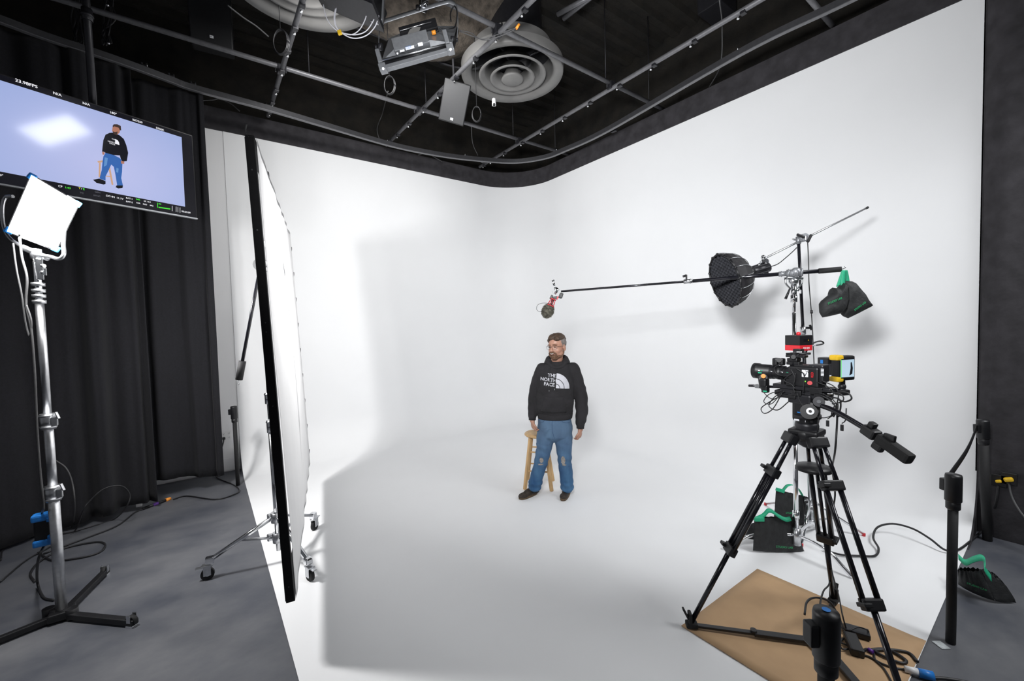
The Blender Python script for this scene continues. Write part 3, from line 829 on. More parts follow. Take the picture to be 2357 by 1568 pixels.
for p in f4: obj('corner_cap', B().box(p - PN * .010 - (p - PCC).normalized() * .012, (.04, .04, .024), RL, .008), BLUE, t)
b = B(); low = on(586)
b.tube([gd(x, y, 2.80) for x, y in ((30, 452), (12, 455), (5, 480), (8, 520), (22, 548), (50, 567))] + [low - V((0, 0, .0)), gd(112, 590, 2.70), gd(136, 596, 2.68), (gd(147, 585, 2.68)), gd(146, 562, 2.72), gd(148, 530, 2.78)], .011, 8)
obj('yoke', b, STEEL, t)
b = B(); b.cyl(low - V((0, 0, .03)), low + V((0, 0, .035)), .028, seg=18); b.box(low + V((0, 0, .01)), (.14, .04, .03), rect_R(Un, FW), .01); obj('yoke_mount', b, STEEL, t)
LP, LN = PCC + PN * .03, PN

# power supply hung on the stand
c = on(1218) - RT * .085
t = thing('power_supply', 'black power supply with blue corner bumpers strapped to the silver stand', 'adapter', c)
obj('case', B().box(c, (.075, .06, .20), rect_R(RT, FW) @ Matrix.Rotation(pi / 2, 3, 'X') if False else None, .008), BLACK, t)
for z in (-.085, .085): obj('bumper', B().box(c + V((0, 0, z)), (.095, .08, .045), bev=.012), BLUE, t)
for z in (-.05, .07): obj('hook', B().box(c + V((0, 0, z)) + RT * .055, (.04, .03, .03), bev=.008), BLUE, t)
# cables of the light
def cab(name, label, pts, r=.006, m=CABLE, cat='cable'):
    return tag(obj(name, B().tube(pts, r, 6), m, loc=pts[-1]), label, cat)
q = lambda x, y, k=.07: gp(x, y, LB - FW * k, V((FW.x, FW.y, 0)))
cab('power_cable', 'grey cable hanging from the bright panel down to the blue power supply', [q(45, 540), q(50, 590), q(62, 640), q(60, 700), q(72, 760), q(80, 860), q(85, 980), q(92, 1080), q(100, 1160), c + V((0, 0, .11))], .0065, GCABLE)
cab('power_cable', 'thin grey cable looped beside the top of the silver stand', [q(30, 560), q(38, 620), q(50, 680), q(58, 740), q(68, 775), q(72, 740), q(60, 700)], .005, GCABLE)
cab('power_cable', 'black cable falling from the power supply and curling on the floor beside the stand', [c - V((0, 0, .11)), q(88, 1290, .02), gz(86, 1340, .05), gz(100, 1375, .01), gz(125, 1382, .01)], .008)
cab('power_cable', 'grey cable draped down the curtain side behind the silver stand', [gy(128, 1060, 5.45), gy(152, 1078, 5.45), gy(166, 1110, 5.45), gy(172, 1160, 5.45), gz(166, 1212, .01), gz(142, 1228, .01)], .006, GCABLE)
cab('floor_cable', 'black cable making a tall arched loop over the floor by the curtain', [gz(0, 1340, .01), gz(60, 1290, .01), gz(110, 1262, .01), gz(170, 1225, .01), gy(190, 1178, 5.55), gy(205, 1155, 5.55), gy(240, 1125, 5.58), gy(280, 1119, 5.60), gy(299, 1140, 5.62), gy(290, 1168, 5.62), gz(262, 1196, .01), gz(210, 1212, .01), gz(150, 1228, .01), gz(60, 1240, .01), gz(10, 1262, .01), gz(2, 1290, .01)], .006)
cab('floor_cable', 'black cable lying in a flat oval loop on the grey floor left', [gz(80, 1340, .01), gz(70, 1320, .01), gz(95, 1290, .01), gz(150, 1262, .01), gz(220, 1248, .01), gz(242, 1254, .01), gz(228, 1272, .01), gz(180, 1285, .01), gz(120, 1290, .01), gz(88, 1272, .01)], .008)
cab('floor_cable', 'black extension cable crossing the grey floor to the curtain', [gz(100, 1275, .01), gz(200, 1238, .01), gz(270, 1210, .01), gz(310, 1180, .01), gz(336, 1170, .01)], .007)
pz = gz(352, 1163, .012); pe = gz(392, 1148, .012); dd = (pe - pz).normalized()
t = thing('cable_connector', 'black plug joint with purple band and orange end near the curtain hem', 'connector', pz)
obj('plug', B().cyl(pz - dd * .10, pe - dd * .03, .016), BLACK, t)
obj('purple_band', B().cyl(pz, pz + dd * .05, .018), PURPLE, t)
obj('orange_collar', B().cyl(pe - dd * .05, pe, .019), ORANGE, t)

# ================================================================== TELEVISION
TD = V((.918, .397, 0)).normalized(); TN = V((.397, -.918, 0)).normalized()
TR_ = gd(443, 312, 4.07); TW, TH = 1.44, .815
TC = TR_ - TD * (TW / 2) - V((0, 0, TH / 2))
TC.z = TR_.z - TH / 2
RTV = Matrix((TD, -TN, V((0, 0, 1)))).transposed()
t = thing('television', 'large wall screen showing the man on a pale blue studio picture', 'screen', TC)
obj('bezel', B().box(TC - TN * .02, (TW, .045, TH), RTV, .006), BLACK, t)
obj('lower_trim', B().box(TC - TN * .0 - V((0, 0, TH / 2 - .004)), (TW, .03, .012), RTV, .003), GREYM, t)
obj('rear_housing', B().box(TC - TN * .06, (TW * .5, .06, TH * .55), RTV, .02), BLACK, t)
# picture
def pic_mat(name, c0, c1, s):
    """vertical soft ramp lit picture with a glossy cover"""
    m = bpy.data.materials.new(name); m.use_nodes = True; nt = m.node_tree; N = nt.nodes; L = nt.links
    b_ = N['Principled BSDF']; b_.inputs['Base Color'].default_value = (.02, .02, .02, 1); b_.inputs['Roughness'].default_value = .09; b_.inputs['Specular IOR Level'].default_value = .55
    tc = N.new('ShaderNodeTexCoord'); g = N.new('ShaderNodeTexGradient'); g.gradient_type = 'SPHERICAL'
    mp = N.new('ShaderNodeMapping'); mp.inputs['Scale'].default_value = (1.05, 1.05, 1.3); mp.inputs['Location'].default_value = (-.1, 0, .12)
    L.new(tc.outputs['Object'], mp.inputs['Vector']); L.new(mp.outputs['Vector'], g.inputs['Vector'])
    r = N.new('ShaderNodeValToRGB'); r.color_ramp.elements[0].color = (*c0, 1); r.color_ramp.elements[1].color = (*c1, 1)
    L.new(g.outputs['Fac'], r.inputs['Fac']); L.new(r.outputs['Color'], b_.inputs['Emission Color']); b_.inputs['Emission Strength'].default_value = s
    return m
def pe_(name, c, s=1.0):
    m = mat(name, (.01, .01, .01), .12, emis=c, estr=s); return m
PM = [pic_mat('picture_backdrop', (.31, .40, .70), (.50, .53, .82), 1.0), pe_('picture_black', (.004, .004, .008)), pe_('picture_white', (.9, .9, .95)), pe_('picture_green', (.08, .85, .05)), pe_('picture_jeans', (.035, .13, .42)),
      pe_('picture_skin', (.42, .18, .12)), pe_('picture_wood', (.60, .36, .22)), pe_('picture_hair', (.05, .03, .025)), pe_('picture_grey', (.10, .10, .12)), pe_('picture_yellow', (.8, .75, .05)), pe_('picture_jeans_light', (.12, .28, .58))]
def tvp(px, py, k=.0): return gp(px, py, TC + TN * (.004 + k), TN)
b = B(); b.smooth = False
scr = TC + TN * .0035
hw, hh = TW / 2 - .008, TH / 2 - .010
b.mi = 1; b.poly([scr + TD * (-hw) + V((0, 0, -hh)), scr + TD * hw + V((0, 0, -hh)), scr + TD * hw + V((0, 0, hh)), scr + TD * (-hw) + V((0, 0, hh))])
obj('screen_glass', b, PM, t)
sc = obj  # picture elements sit directly on the glass
b = B(); b.smooth = False; b.mi = 0
b.poly([tvp(-135, 142, .001), tvp(418, 316, .001), tvp(426, 476, .001), tvp(120, 418, .001), tvp(-118, 372, .001)])
# stool
b.mi = 6
for pl4 in ([(224, 371), (236, 369), (240, 373), (226, 375)], [(228, 375), (232, 375), (231, 408), (227, 408)], [(248, 378), (252, 377), (261, 425), (257, 426)], [(240, 404), (256, 406), (256, 408), (240, 406)]):
    b.poly([tvp(x, y, .0018) for x, y in pl4])
b.mi = 4
b.poly([tvp(x, y, .0022) for x, y in ((243, 352), (262, 357), (276, 364), (282, 372), (281, 395), (279, 410), (283, 427), (270, 429), (266, 404), (262, 384), (256, 379), (250, 392), (243, 406), (243, 416), (229, 411), (234, 392), (236, 372), (238, 360))])
b.mi = 10
b.poly([tvp(x, y, .0026) for x, y in ((268, 386), (273, 388), (272, 398), (267, 396))]); b.poly([tvp(x, y, .0026) for x, y in ((241, 362), (248, 364), (246, 380), (239, 384))])
b.mi = 1
b.poly([tvp(x, y, .0028) for x, y in ((252, 306), (262, 305), (276, 312), (285, 320), (291, 335), (295, 352), (292, 371), (282, 372), (278, 366), (276, 358), (262, 357), (243, 352), (240, 350), (235, 349), (236, 338), (238, 322), (243, 310))])
b.poly([tvp(x, y, .0028) for x, y in ((214, 414), (228, 411), (243, 417), (243, 424), (238, 425), (222, 421))]); b.poly([tvp(x, y, .0028) for x, y in ((268, 427), (283, 427), (282, 433), (272, 434), (266, 431))])
b.mi = 5
b.poly([tvp(x, y, .0032) for x, y in ((259, 293), (262, 289), (270, 291), (277, 298), (275, 306), (268, 311), (262, 308), (258, 301))])
b.poly([tvp(x, y, .0032) for x, y in ((235, 349), (241, 351), (240, 356), (236, 356))]); b.poly([tvp(x, y, .0032) for x, y in ((278, 370), (286, 372), (286, 377), (279, 377))])
b.mi = 7
b.poly([tvp(x, y, .0036) for x, y in ((259, 290), (262, 286), (270, 286), (278, 290), (279, 300), (276, 300), (273, 294), (263, 291), (260, 293))]); b.poly([tvp(x, y, .0036) for x, y in ((259, 302), (264, 304), (271, 303), (269, 311), (262, 309))])
b.mi = 2
b.poly([tvp(x, y, .0036) for x, y in ((265, 320), (271, 323), (274, 328), (275, 334), (265, 331))])
Z1 = V((0, 0, 1))
for s3, x, y in (('THE', 257, 319), ('NORTH', 248, 324), ('FACE', 252, 329)): b.text(s3, tvp(x, y + 2, .0036), TD, Z1, .011, bold=.01)
# data overlays
for s3, x, y, m3, h3 in (('23.98FPS', 35, 187, 2, .036), ('N/A', 122, 216, 2, .032), ('N/A', 190, 239, 2, .030), ('180°', 252, 260, 2, .030), ('ISO250', 305, 277, 2, .027), ('5500K', 359, 296, 2, .027),
                         ('CF', 134, 430, 2, .030), ('1:43', 149, 433, 3, .030), ('T', 181, 435, 9, .030), ('/', 187, 436, 2, .030), ('E', 191, 437, 3, .030), ('TC', 184, 445, 8, .026), ('GEN', 218, 443, 8, .026), ('SYNC', 215, 451, 8, .026),
                         ('DC-IN', 244, 452, 2, .030), ('11.1V', 268, 457, 2, .030), ('BAT-1', 290, 457, 2, .026), ('94%', 313, 460, 3, .026), ('6K 16:9', 331, 464, 2, .024), ('BAT-2', 290, 465, 2, .026), ('N/A', 314, 468, 2, .024), ('R3D', 329, 471, 2, .024), ('MQ', 345, 474, 2, .024), ('00:29:09', 418, 488, 2, .032), ('90°', -6, 404, 2, .03)):
    b.mi = m3; b.text(s3, tvp(x, y, .003), TD, Z1, h3 * (.60 if y < 300 else .47), bold=.02)
b.mi = 3
b.poly([tvp(x, y, .003) for x, y in ((365, 476), (392, 480), (392, 482.5), (365, 478.5))]); b.poly([tvp(x, y, .003) for x, y in ((365, 468), (371, 469), (371, 471), (365, 470))]); b.poly([tvp(x, y, .003) for x, y in ((362, 467), (363.5, 467), (363.5, 478), (362, 478))])
b.mi = 2
for x in (396, 405, 409, 414): b.poly([tvp(x, 474 + (x - 396) * .2, .003), tvp(x + 1, 474 + (x - 396) * .2, .003), tvp(x + 1, 486 + (x - 396) * .2, .003), tvp(x, 486 + (x - 396) * .2, .003)])
obj('screen_picture', b, PM, t)
# ceiling pole of the screen
pb3 = TC - TN * .10
pp1 = gp(214, 238, pb3, TN); pp0 = gp(203, 25, pb3, TN); d = (pp1 - pp0).normalized()
t = thing('screen_pole', 'dark ceiling pole carrying the large screen', 'pole', pp1)
obj('tube', B().cyl(V((pp1.x, pp1.y, 6.1)), V((pp1.x, pp1.y, TC.z)), .026, seg=16), DGREY, t)
b = B(); c = V((pp1.x, pp1.y, gp(205, 50, pb3, TN).z)); b.cyl(c, c + V((0, 0, .10)), .036); b.cyl(c + V((0, 0, .03)), c + V((0, 0, .06)), .042)
obj('pipe_coupler', b, DGREY, t)
obj('mount_plate', B().box(V((pp1.x, pp1.y, TC.z)), (.3, .04, .3), RTV, .005), BLACK, t)
for x0, lab in ((168, 'tangle of dark cables hanging left of the screen pole'), (238, 'tangle of dark cables hanging right of the screen pole')):
    b = B()
    for k in range(5):
        b.tube([gd(x0 + 6 * k, -20, 4.1), gd(x0 + random.uniform(-6, 30), 40, 4.1), gd(x0 + random.uniform(-5, 26), 75 + 6 * k, 4.1), gd(x0 + random.uniform(0, 22), 100, 4.1), gd(x0 + random.uniform(0, 20), 60, 4.12)], .006, 5)
    b.mi = 1; b.ball(gd(x0 + 12, 100, 4.08), .012, 8); b.ball(gd(x0 + 10, 12, 4.08), .014, 8)
    tag(obj('cable_bundle', b, [CABLE, STEEL], loc=gd(x0, 60, 4.1)), lab, 'cable')
# ================================================================== KRAFT PAPER, TRIPOD, CAMERA
b = B(); b.smooth = False
A_, B_, C_, D_ = gz(1568, 1440, .012), gz(1743, 1308, .012), gz(2132, 1475, .012), gz(1780, 1600, .012)
D_ = A_ + (C_ - B_) * 1.02
n = 14; top_ = []
for i in range(n + 1):
    r_ = []
    for j in range(n + 1):
        p = A_.lerp(B_, i / n).lerp(D_.lerp(C_, i / n), j / n); e = min(i, n - i, j, n - j) / n
        p.z = .0075 + .003 * noise.noise(p * 4) * (1 if e else .2) + (.004 if (i == 0 or j == n) else 0)
        r_.append(b.bm.verts.new(p))
    top_.append(r_)
b.smooth = True
for i in range(n):
    for j in range(n): b._f([top_[i][j], top_[i + 1][j], top_[i + 1][j + 1], top_[i][j + 1]])
o_ = obj('kraft_paper', b, PAPER, loc=A_.lerp(C_, .5)); s__ = o_.modifiers.new('thick', 'SOLIDIFY'); s__.thickness = .002
tag(o_, 'sheet of brown kraft paper laid on the white floor under the tripod', 'paper')

TB = V((2.80, .87, 0)); TA = V((.08, .997, 0)).normalized(); TRr = V((.997, -.08, 0))
def rp(px, py, k=0.0):  # point on the vertical plane through the lens axis; k moves it sideways (+ = away from the viewer)
    return gp(px, py, TB + TRr * k, TRr)
t = thing('camera_tripod', 'tall black twin-tube tripod with a pan handle standing on brown paper', 'tripod', TB)
crown = rp(1857, 998)
b = B(); b.lathe([(.055, .03), (.07, .03), (.085, .015), (.085, -.02), (.06, -.035), (.03, -.04)], crown, seg=6, cap=True); b.box(crown + V((0, 0, .012)), (.15, .15, .035), bev=.012)
obj('crown', b, BLACK, t)
obj('bowl', B().lathe([(.02, -.10), (.05, -.08), (.055, -.02), (.06, .03), (.055, .05)], crown + V((0, 0, .02)), cap=True), DGREY, t)
feet = [gz(1592, 1442, .02), gz(1918, 1386, .02), gz(2125, 1760, .02)]
marks = [((1770, 1085), (1684, 1265)), ((1868, 1078), (1904, 1240)), ((1915, 1118), (2008, 1392))]
def on_line(p, q, py):
    lo__, hi__ = 0.0, 1.0
    for _ in range(30):
        m = (lo__ + hi__) / 2; c = p.lerp(q, m)
        if CY - FPX * (c - O).dot(UP) / (c - O).dot(FW) < py: lo__ = m
        else: hi__ = m
    return lo__
for fi, (f, (m1, m2)) in enumerate(zip(feet, marks)):
    d = f - crown; dh = V((d.x, d.y, 0)).normalized(); sd = V((-dh.y, dh.x, 0))
    s0 = crown + dh * .085 + V((0, 0, -.02)); f1 = f + V((0, 0, .03))
    dd = (f1 - s0); L_ = dd.length; dd.normalize(); nn = dd.cross(sd)
    k1, k2 = on_line(s0, f1, m1[1]), on_line(s0, f1, m2[1])
    b = B().box(s0 + dd * .01, (.10, .05, .06), Matrix((sd, nn, dd)).transposed(), .01)
    hinge = obj('leg_hinge', b, BLACK, t)
    b = B(); w = .036
    for sg in (-1, 1):
        b.cyl(s0 + sd * sg * w * .8, s0.lerp(f1, k1) + sd * sg * w, .0105, seg=10)
        b.cyl(s0.lerp(f1, k1) + sd * sg * w, s0.lerp(f1, k2) + sd * sg * w, .0135, seg=10)
    if fi != 2: b.cyl(s0.lerp(f1, k1), s0.lerp(f1, k2), .010, seg=10)
    b.cyl(s0.lerp(f1, k2), f1, .0145, seg=12)
    leg = obj('leg', b, BLACKG, t)
    for kk, ww in ((k1, .110), (k2, .095)):
        c = s0.lerp(f1, kk); b = B(); b.box(c, (ww, .045, .055), Matrix((sd, nn, dd)).transposed(), .009); b.box(c - sd * ww * .45 + nn * .012, (.04, .06, .02), Matrix((sd, nn, dd)).transposed(), .005)
        obj('leg_clamp', b, BLACK, leg)
    b = B(); b.box(f + V((0, 0, .012)), (.07, .05, .03), basis((0, 0, 1), dh), .008); b.box(f + V((0, 0, .05)) + dh * .01, (.02, .05, .08), basis((0, 0, 1), dh), .006); b.box(f + V((0, 0, .08)) + dh * .035, (.012, .03, .07), basis(V((dh.x * .5, dh.y * .5, 1)), dh), .004)
    obj('rubber_foot', b, BLACKR, leg)
# mid-level spreader disc and floor spreader
c = rp(1872, 1078); b = B(); b.lathe([(.03, .02), (.085, .012), (.09, -.01), (.03, -.02)], c, cap=True, seg=20); obj('storage_disc', b, BLACK, t)
hub = gz(1890, 1478, .03)
b = B(); b.lathe([(.08, -.012), (.085, 0), (.06, .014), (.001, .016)], hub, seg=6, cap=True); sph = obj('spreader_hub', b, BLACK, t)
for f in feet:
    d = V((f.x - hub.x, f.y - hub.y, 0)).normalized(); e = V((f.x, f.y, .03)) - d * .02
    b = B(); b.box((hub + d * .06 + hub.lerp(e, .52)) / 2 + V((0, 0, 0)), ((hub.lerp(e, .52) - hub).length - .06, .045, .02), basis((0, 0, 1), d), .004)
    b.box((hub.lerp(e, .45) + e) / 2, ((e - hub.lerp(e, .45)).length, .03, .014), basis((0, 0, 1), d), .003); b.cyl(hub.lerp(e, .52), hub.lerp(e, .52) + V((0, 0, .022)), .018)
    obj('spreader_arm', b, BLACK, t)
# fluid head
hb_ = crown + V((0, 0, .055))
b = B(); b.lathe([(.05, 0), (.06, .02), (.06, .035), (.07, .04), (.07, .06)], hb_, cap=True); b.box(rp(1856, 945), (.115, .10, .125), basis((0, 0, 1), TA), .018)
b.cyl(rp(1862, 948, -.08), rp(1862, 948, .08), .042, seg=24)
head = obj('fluid_head', b, BLACK, t)
b = B(); b.cyl(rp(1865, 947, -.085), rp(1865, 947, -.075), .019, seg=20); b.mi = 1; b.cyl(rp(1865, 947, -.088), rp(1865, 947, -.08), .008, seg=12)
obj('level_knob', b, [STEEL, BLACK], head)
u_, v_ = -TA, V((0, 0, 1))
b = B(); b.mi = 1; b.box(rp(1841, 968, -.056), (.060, .003, .010), Matrix((u_, TRr, v_)).transposed()); b.mi = 0
b.poly([rp(x, y, -.056) for x, y in ((1838, 962), (1843, 955), (1848, 962))]); b.poly([rp(x, y, -.056) for x, y in ((1845, 962), (1847, 957), (1850, 962))]); b.box(rp(1842, 950, -.056), (.03, .003, .006), Matrix((u_, TRr, v_)).transposed())
obj('head_badge', b, [BLUE, LABELW], head)
b = B(); b.box(rp(1848, 917), (.12, .10, .055), basis((0, 0, 1), TA), .01); b.box(rp(1848, 908), (.28, .075, .03), basis((0, 0, 1), TA), .006)
b.cyl(rp(1885, 925, -.07), rp(1885, 925, -.05), .028, seg=20); obj('tilt_plate', b, DGREY, t)
obj('tilt_lock', B().cyl(rp(1885, 925, -.078), rp(1885, 925, -.068), .010, seg=12), CHROME, t)
# pan handle, pointing back and down to the right
ph = [rp(1885, 932, -.05), rp(1925, 948, -.10), rp(2000, 992, -.16), rp(2060, 1030, -.20)]
pend = rp(2097, 1060, -.24)
hd = obj('pan_handle', B().tube(ph, .0135, 12), BLACKG, t)
d = (pend - ph[2]).normalized(); g0 = ph[2] + d * .05
obj('handle_grip', B().box((g0 + pend) / 2, ((pend - g0).length, .052, .045), rect_R(d, UP), .012), BLACKR, hd)
b = B(); b.box(ph[2] + d * .01, (.07, .05, .05), rect_R(d, UP), .01); b.box(ph[2] + d * .02 + UP * .04, (.03, .03, .03), rect_R(d, UP), .006); b.box(ph[2] + d * .05 - UP * .045, (.05, .04, .03), rect_R(d, UP), .01)
b.box(ph[2] + d * .11 + UP * .038, (.05, .03, .015), rect_R(d + UP * .3, UP), .004); obj('zoom_control', b, BLACK, hd)

# ---- cinema camera
t = thing('cinema_camera', 'black cinema camera with long lens, rods and cables on the tripod', 'camera', rp(1855, 905))
RG = basis((0, 0, 1), TA)  # x axis = forward, y = left/right, z up
c = rp(1858, 866)
b = B(); b.box(c, (.155, .11, .115), RG, .01); b.box(c + V((0, 0, .06)), (.10, .09, .012), RG, .004); body = obj('camera_body', b, BLACK, t)
u_ = -TA
b = B(); b.box(rp(1853, 860, -.057), (.032, .003, .04), Matrix((u_, TRr, V((0, 0, 1)))).transposed()); b.mi = 1; b.text('V', rp(1849, 866, -.06), u_, v_, .02, bold=.01); b.text('W', rp(1854, 858, -.06), u_, v_, .012, bold=.01); obj('body_label', b, [LABELW, BLACK], body)
b = B(); b.text('RED', rp(1872, 870, -.058), V((0, 0, 1)), TA, .012, bold=.02); b.cyl(rp(1864, 882, -.052), rp(1864, 882, -.062), .012, seg=14); obj('red_mark', b, RED, body)
b = B(); b.cyl(rp(1853, 878, -.056), rp(1853, 878, -.06), .004, seg=8); obj('status_lamp', b, emit('green_status_lamp', (.3, .9, .1), 1.5), body)
c = rp(1885, 859); b = B(); b.box(c, (.075, .085, .10), RG, .008); b.mi = 1
for k in range(6): b.box(rp(1893, 850 + k * 3, -.045), (.014, .003, .004), Matrix((u_, TRr, V((0, 0, 1)))).transposed())
obj('battery', b, [DGREY, LABELW], t)
# lens
l0, l1 = rp(1737, 853), rp(1832, 861); la = (l1 - l0); LL = la.length; la.normalize()
pr = [(.030, .012), (.044, .012), (.046, 0), (.049, .0), (.049, .03), (.044, .036), (.044, .10), (.040, .105), (.040, .14), (.043, .145), (.043, .16), (.037, .165), (.037, .20), (.040, .205), (.040, .225), (.033, .235), (.033, LL)]
ln = obj('lens', B().lathe(pr, l0, la, seg=36, cap=False), BLACK, t)
obj('front_glass', B().lathe([(.001, .010), (.02, .012), (.034, .018)], l0, la, seg=24), mat('coated_glass', (.01, .01, .03), .05, spec=.9), ln)
b = B()
for z in (.112, .150, .172, .21):
    for k in range(40):
        a = 2 * pi * k / 40; M = basis(la); p = l0 + la * z + M @ V((.0405 * cos(a), .0405 * sin(a), 0)); b.box(p, (.004, .003, .018), Matrix((M @ V((-sin(a), cos(a), 0)), M @ V((cos(a), sin(a), 0)), la)).transposed())
obj('gear_rings', b, DGREY, ln)
b = B()
for k, z in enumerate((.05, .065, .12, .155, .18, .21)):
    b.mi = k % 2; b.box(l0 + la * z - TRr * .0445 * (1 if z < .1 else .9) + V((0, 0, .008)), (.010, .002, .005), Matrix((la, TRr, V((0, 0, 1)))).transposed())
b.mi = 1; b.box(l0 + la * .055 - TRr * .044 - V((0, 0, .006)), (.022, .002, .007), Matrix((la, TRr, V((0, 0, 1)))).transposed())
obj('lens_marks', b, [LABELW, GREEN], ln)
obj('lens_support', B().box(rp(1806, 884), (.02, .05, .06), RG, .004), BLACK, t)
# rods
for k, yk in ((-.03, 0), (.03, 0)):
    b = B().cyl(rp(1741, 889, k), rp(1932, 897, k), .0078, seg=12); obj('rod', b, BLACKG, t)
obj('rod_tip', B().cyl(rp(1724, 888, -.03), rp(1741, 888.5, -.03), .0085, seg=12), DGREY, t)
obj('rod_clamp', B().box(rp(1745, 889, -.03), (.03, .03, .025), RG, .004), STEEL, t)
b = B(); b.box(rp(1850, 892), (.30, .09, .025), RG, .005); b.box(rp(1848, 900), (.22, .07, .022), RG, .004); obj('base_plate', b, DGREY, t)
# focus motor hanging below the lens
c = rp(1759, 879, -.05); b = B(); b.box(c + V((0, 0, -.005)), (.045, .05, .055), RG, .012); b.cyl(rp(1757, 869, -.06), rp(1757, 869, -.0), .022, seg=20); b.box(rp(1762, 895, -.05), (.036, .04, .05), RG, .01); mt = obj('focus_motor', b, BLACK, t)
obj('motor_badge', B().cyl(rp(1757, 866, -.062), rp(1757, 866, -.07), .013, seg=14), ORANGE, mt)
obj('motor_strip', B().box(rp(1761, 901, -.072), (.022, .004, .008), RG), GREEN, mt)
b = B(); b.box(rp(1786, 833, -.0), (.03, .04, .05), RG, .01); b.box(rp(1800, 833, -.0), (.028, .04, .045), RG, .01); b.cyl(rp(1793, 829, -.03), rp(1793, 829, .03), .014); obj('zoom_motor', b, BLACK, t)
# top riser
b = B(); b.cyl(rp(1830, 812), rp(1830, 846), .026, seg=16); b.box(rp(1829, 836), (.07, .05, .02), RG, .004); b.box(rp(1834, 820), (.10, .05, .014), RG, .003); b.cyl(rp(1810, 815), rp(1865, 814), .007); b.box(rp(1828, 828), (.055, .06, .02), RG, .005); b.cyl(rp(1826, 822, -.05), rp(1826, 822, .05), .012)
b.box(rp(1838, 806), (.04, .05, .014), RG, .003); obj('top_riser', b, BLACK, t)
# assorted connectors under the camera
for x, y, w, h in ((1880, 900, .06, .04), (1888, 910, .05, .03), (1835, 905, .05, .03), (1812, 912, .10, .02), (1822, 880, .05, .04), (1828, 868, .03, .05)):
    obj('connector_block', B().box(rp(x, y, -.045), (w, .03, h), RG, .004), BLACK, t)
# cables on the rig
rigc = [((1790, 915), (1772, 925), (1752, 940), (1760, 952), (1780, 940), (1800, 905)), ((1800, 898), (1770, 908), (1758, 925), (1775, 930), (1795, 910)), ((1745, 865), (1748, 885), (1755, 900), (1775, 918), (1800, 914)),
        ((1806, 900), (1782, 915), (1770, 935), (1790, 944), (1815, 925)), ((1820, 850), (1830, 870), (1826, 890), (1830, 905)), ((1832, 848), (1850, 862), (1850, 890), (1848, 905)), ((1835, 905), (1845, 930), (1870, 955), (1895, 962), (1915, 955), (1920, 935)),
        ((1880, 880), (1905, 890), (1918, 905), (1912, 925)), ((1890, 876), (1920, 890), (1930, 910), (1920, 950), (1912, 960)), ((1880, 900), (1920, 903), (1940, 912), (1938, 925), (1915, 930)), ((1930, 900), (1952, 905), (1960, 918), (1945, 925), (1930, 920)),
        ((1900, 915), (1930, 918), (1935, 935), (1930, 960)), ((1822, 860), (1805, 875), (1822, 885), (1830, 895)), ((1815, 865), (1790, 862), (1782, 848), (1795, 838)), ((1890, 910), (1915, 925), (1925, 945), (1918, 960)), ((1886, 905), (1905, 912), (1922, 926), (1930, 948))]
b = B()
for pts in rigc:
    k = -.055 - random.random() * .02
    b.tube([rp(x, y, k) for x, y in pts], random.choice((.0025, .003, .0042)), 6)
obj('rig_cables', b, CABLE, t)
b = B()
for p in ((1905, 975), (1938, 985)):
    b.tube([rp(p[0] + 10, 940, -.06), rp(p[0] + 8, p[1] - 18, -.06), rp(p[0], p[1] - 10, -.06)], .0028, 6); b.box(rp(p[0], p[1], -.06), (.014, .010, .034), RG, .003)
obj('dangling_plugs', b, CABLE, t)
# tracker box on top
t = thing('tracking_sensor', 'black box with a red lettered base on top of the camera', 'sensor', rp(1838, 806))
c = rp(1838, 785); Rm_ = basis((0, 0, 1), V((TA.x * .80 - TRr.x * .6, TA.y * .80 - TRr.y * .6, 0)))
# box turned so that two faces show
fx = (-RT * .93 + -FW * .30); fx.z = 0; fx.normalize(); Rb = basis((0, 0, 1), fx); fy = Rb.col[1]
ff = fy if fy.dot(O - c) > 0 else -fy
ctr = gd(1838, 787, 2.74)
sz = .115
obj('upper_case', B().box(ctr + V((0, 0, .012)), (sz * .98, sz * .9, .065), Rb, .004), BLACK, t)
b = B(); b.box(ctr - V((0, 0, .038)), (sz * .98, sz * .9, .036), Rb, .003); rb = obj('red_base', b, RED, t)
uu = -fx if (-fx).dot(RT) > 0 else fx
obj('lettering', B().text('mo-sys', ctr - V((0, 0, .043)) + ff * (sz * .45 + .0015), uu, Z1, .014, 'CENTER', bold=.02), LABELW, rb)
b = B(); b.box(ctr + V((0, 0, .012)) + ff * (sz * .45) , (.045, .003, .014), Rb); b.mi = 1; b.box(ctr + V((0, 0, .012)) + ff * (sz * .455) + uu * .017, (.004, .003, .007), Rb); obj('display', b, [BLACKG, YEL], t)
obj('antenna_ball', B().ball(ctr + V((0, 0, .053)), .014, 14), RED, t)
b = B(); b.cyl(ctr + uu * .055 + V((0, 0, -.032)), ctr + uu * .155 + V((0, 0, -.030)), .005)
obj('white_plug', b, WHITEC, t)
b = B(); e_ = ctr + uu * .155 + V((0, 0, -.030))
b.tube([e_, e_ + uu * .05 + Z1 * .004, e_ + uu * .075 + Z1 * .012, e_ + uu * .05 + Z1 * .026, e_ + uu * .0 + Z1 * .022, e_ - uu * .05 + Z1 * .0, e_ - uu * .09 - Z1 * .05, e_ - uu * .10 - Z1 * .12], .005, 8)
obj('cable_loop', b, CABLE, t)
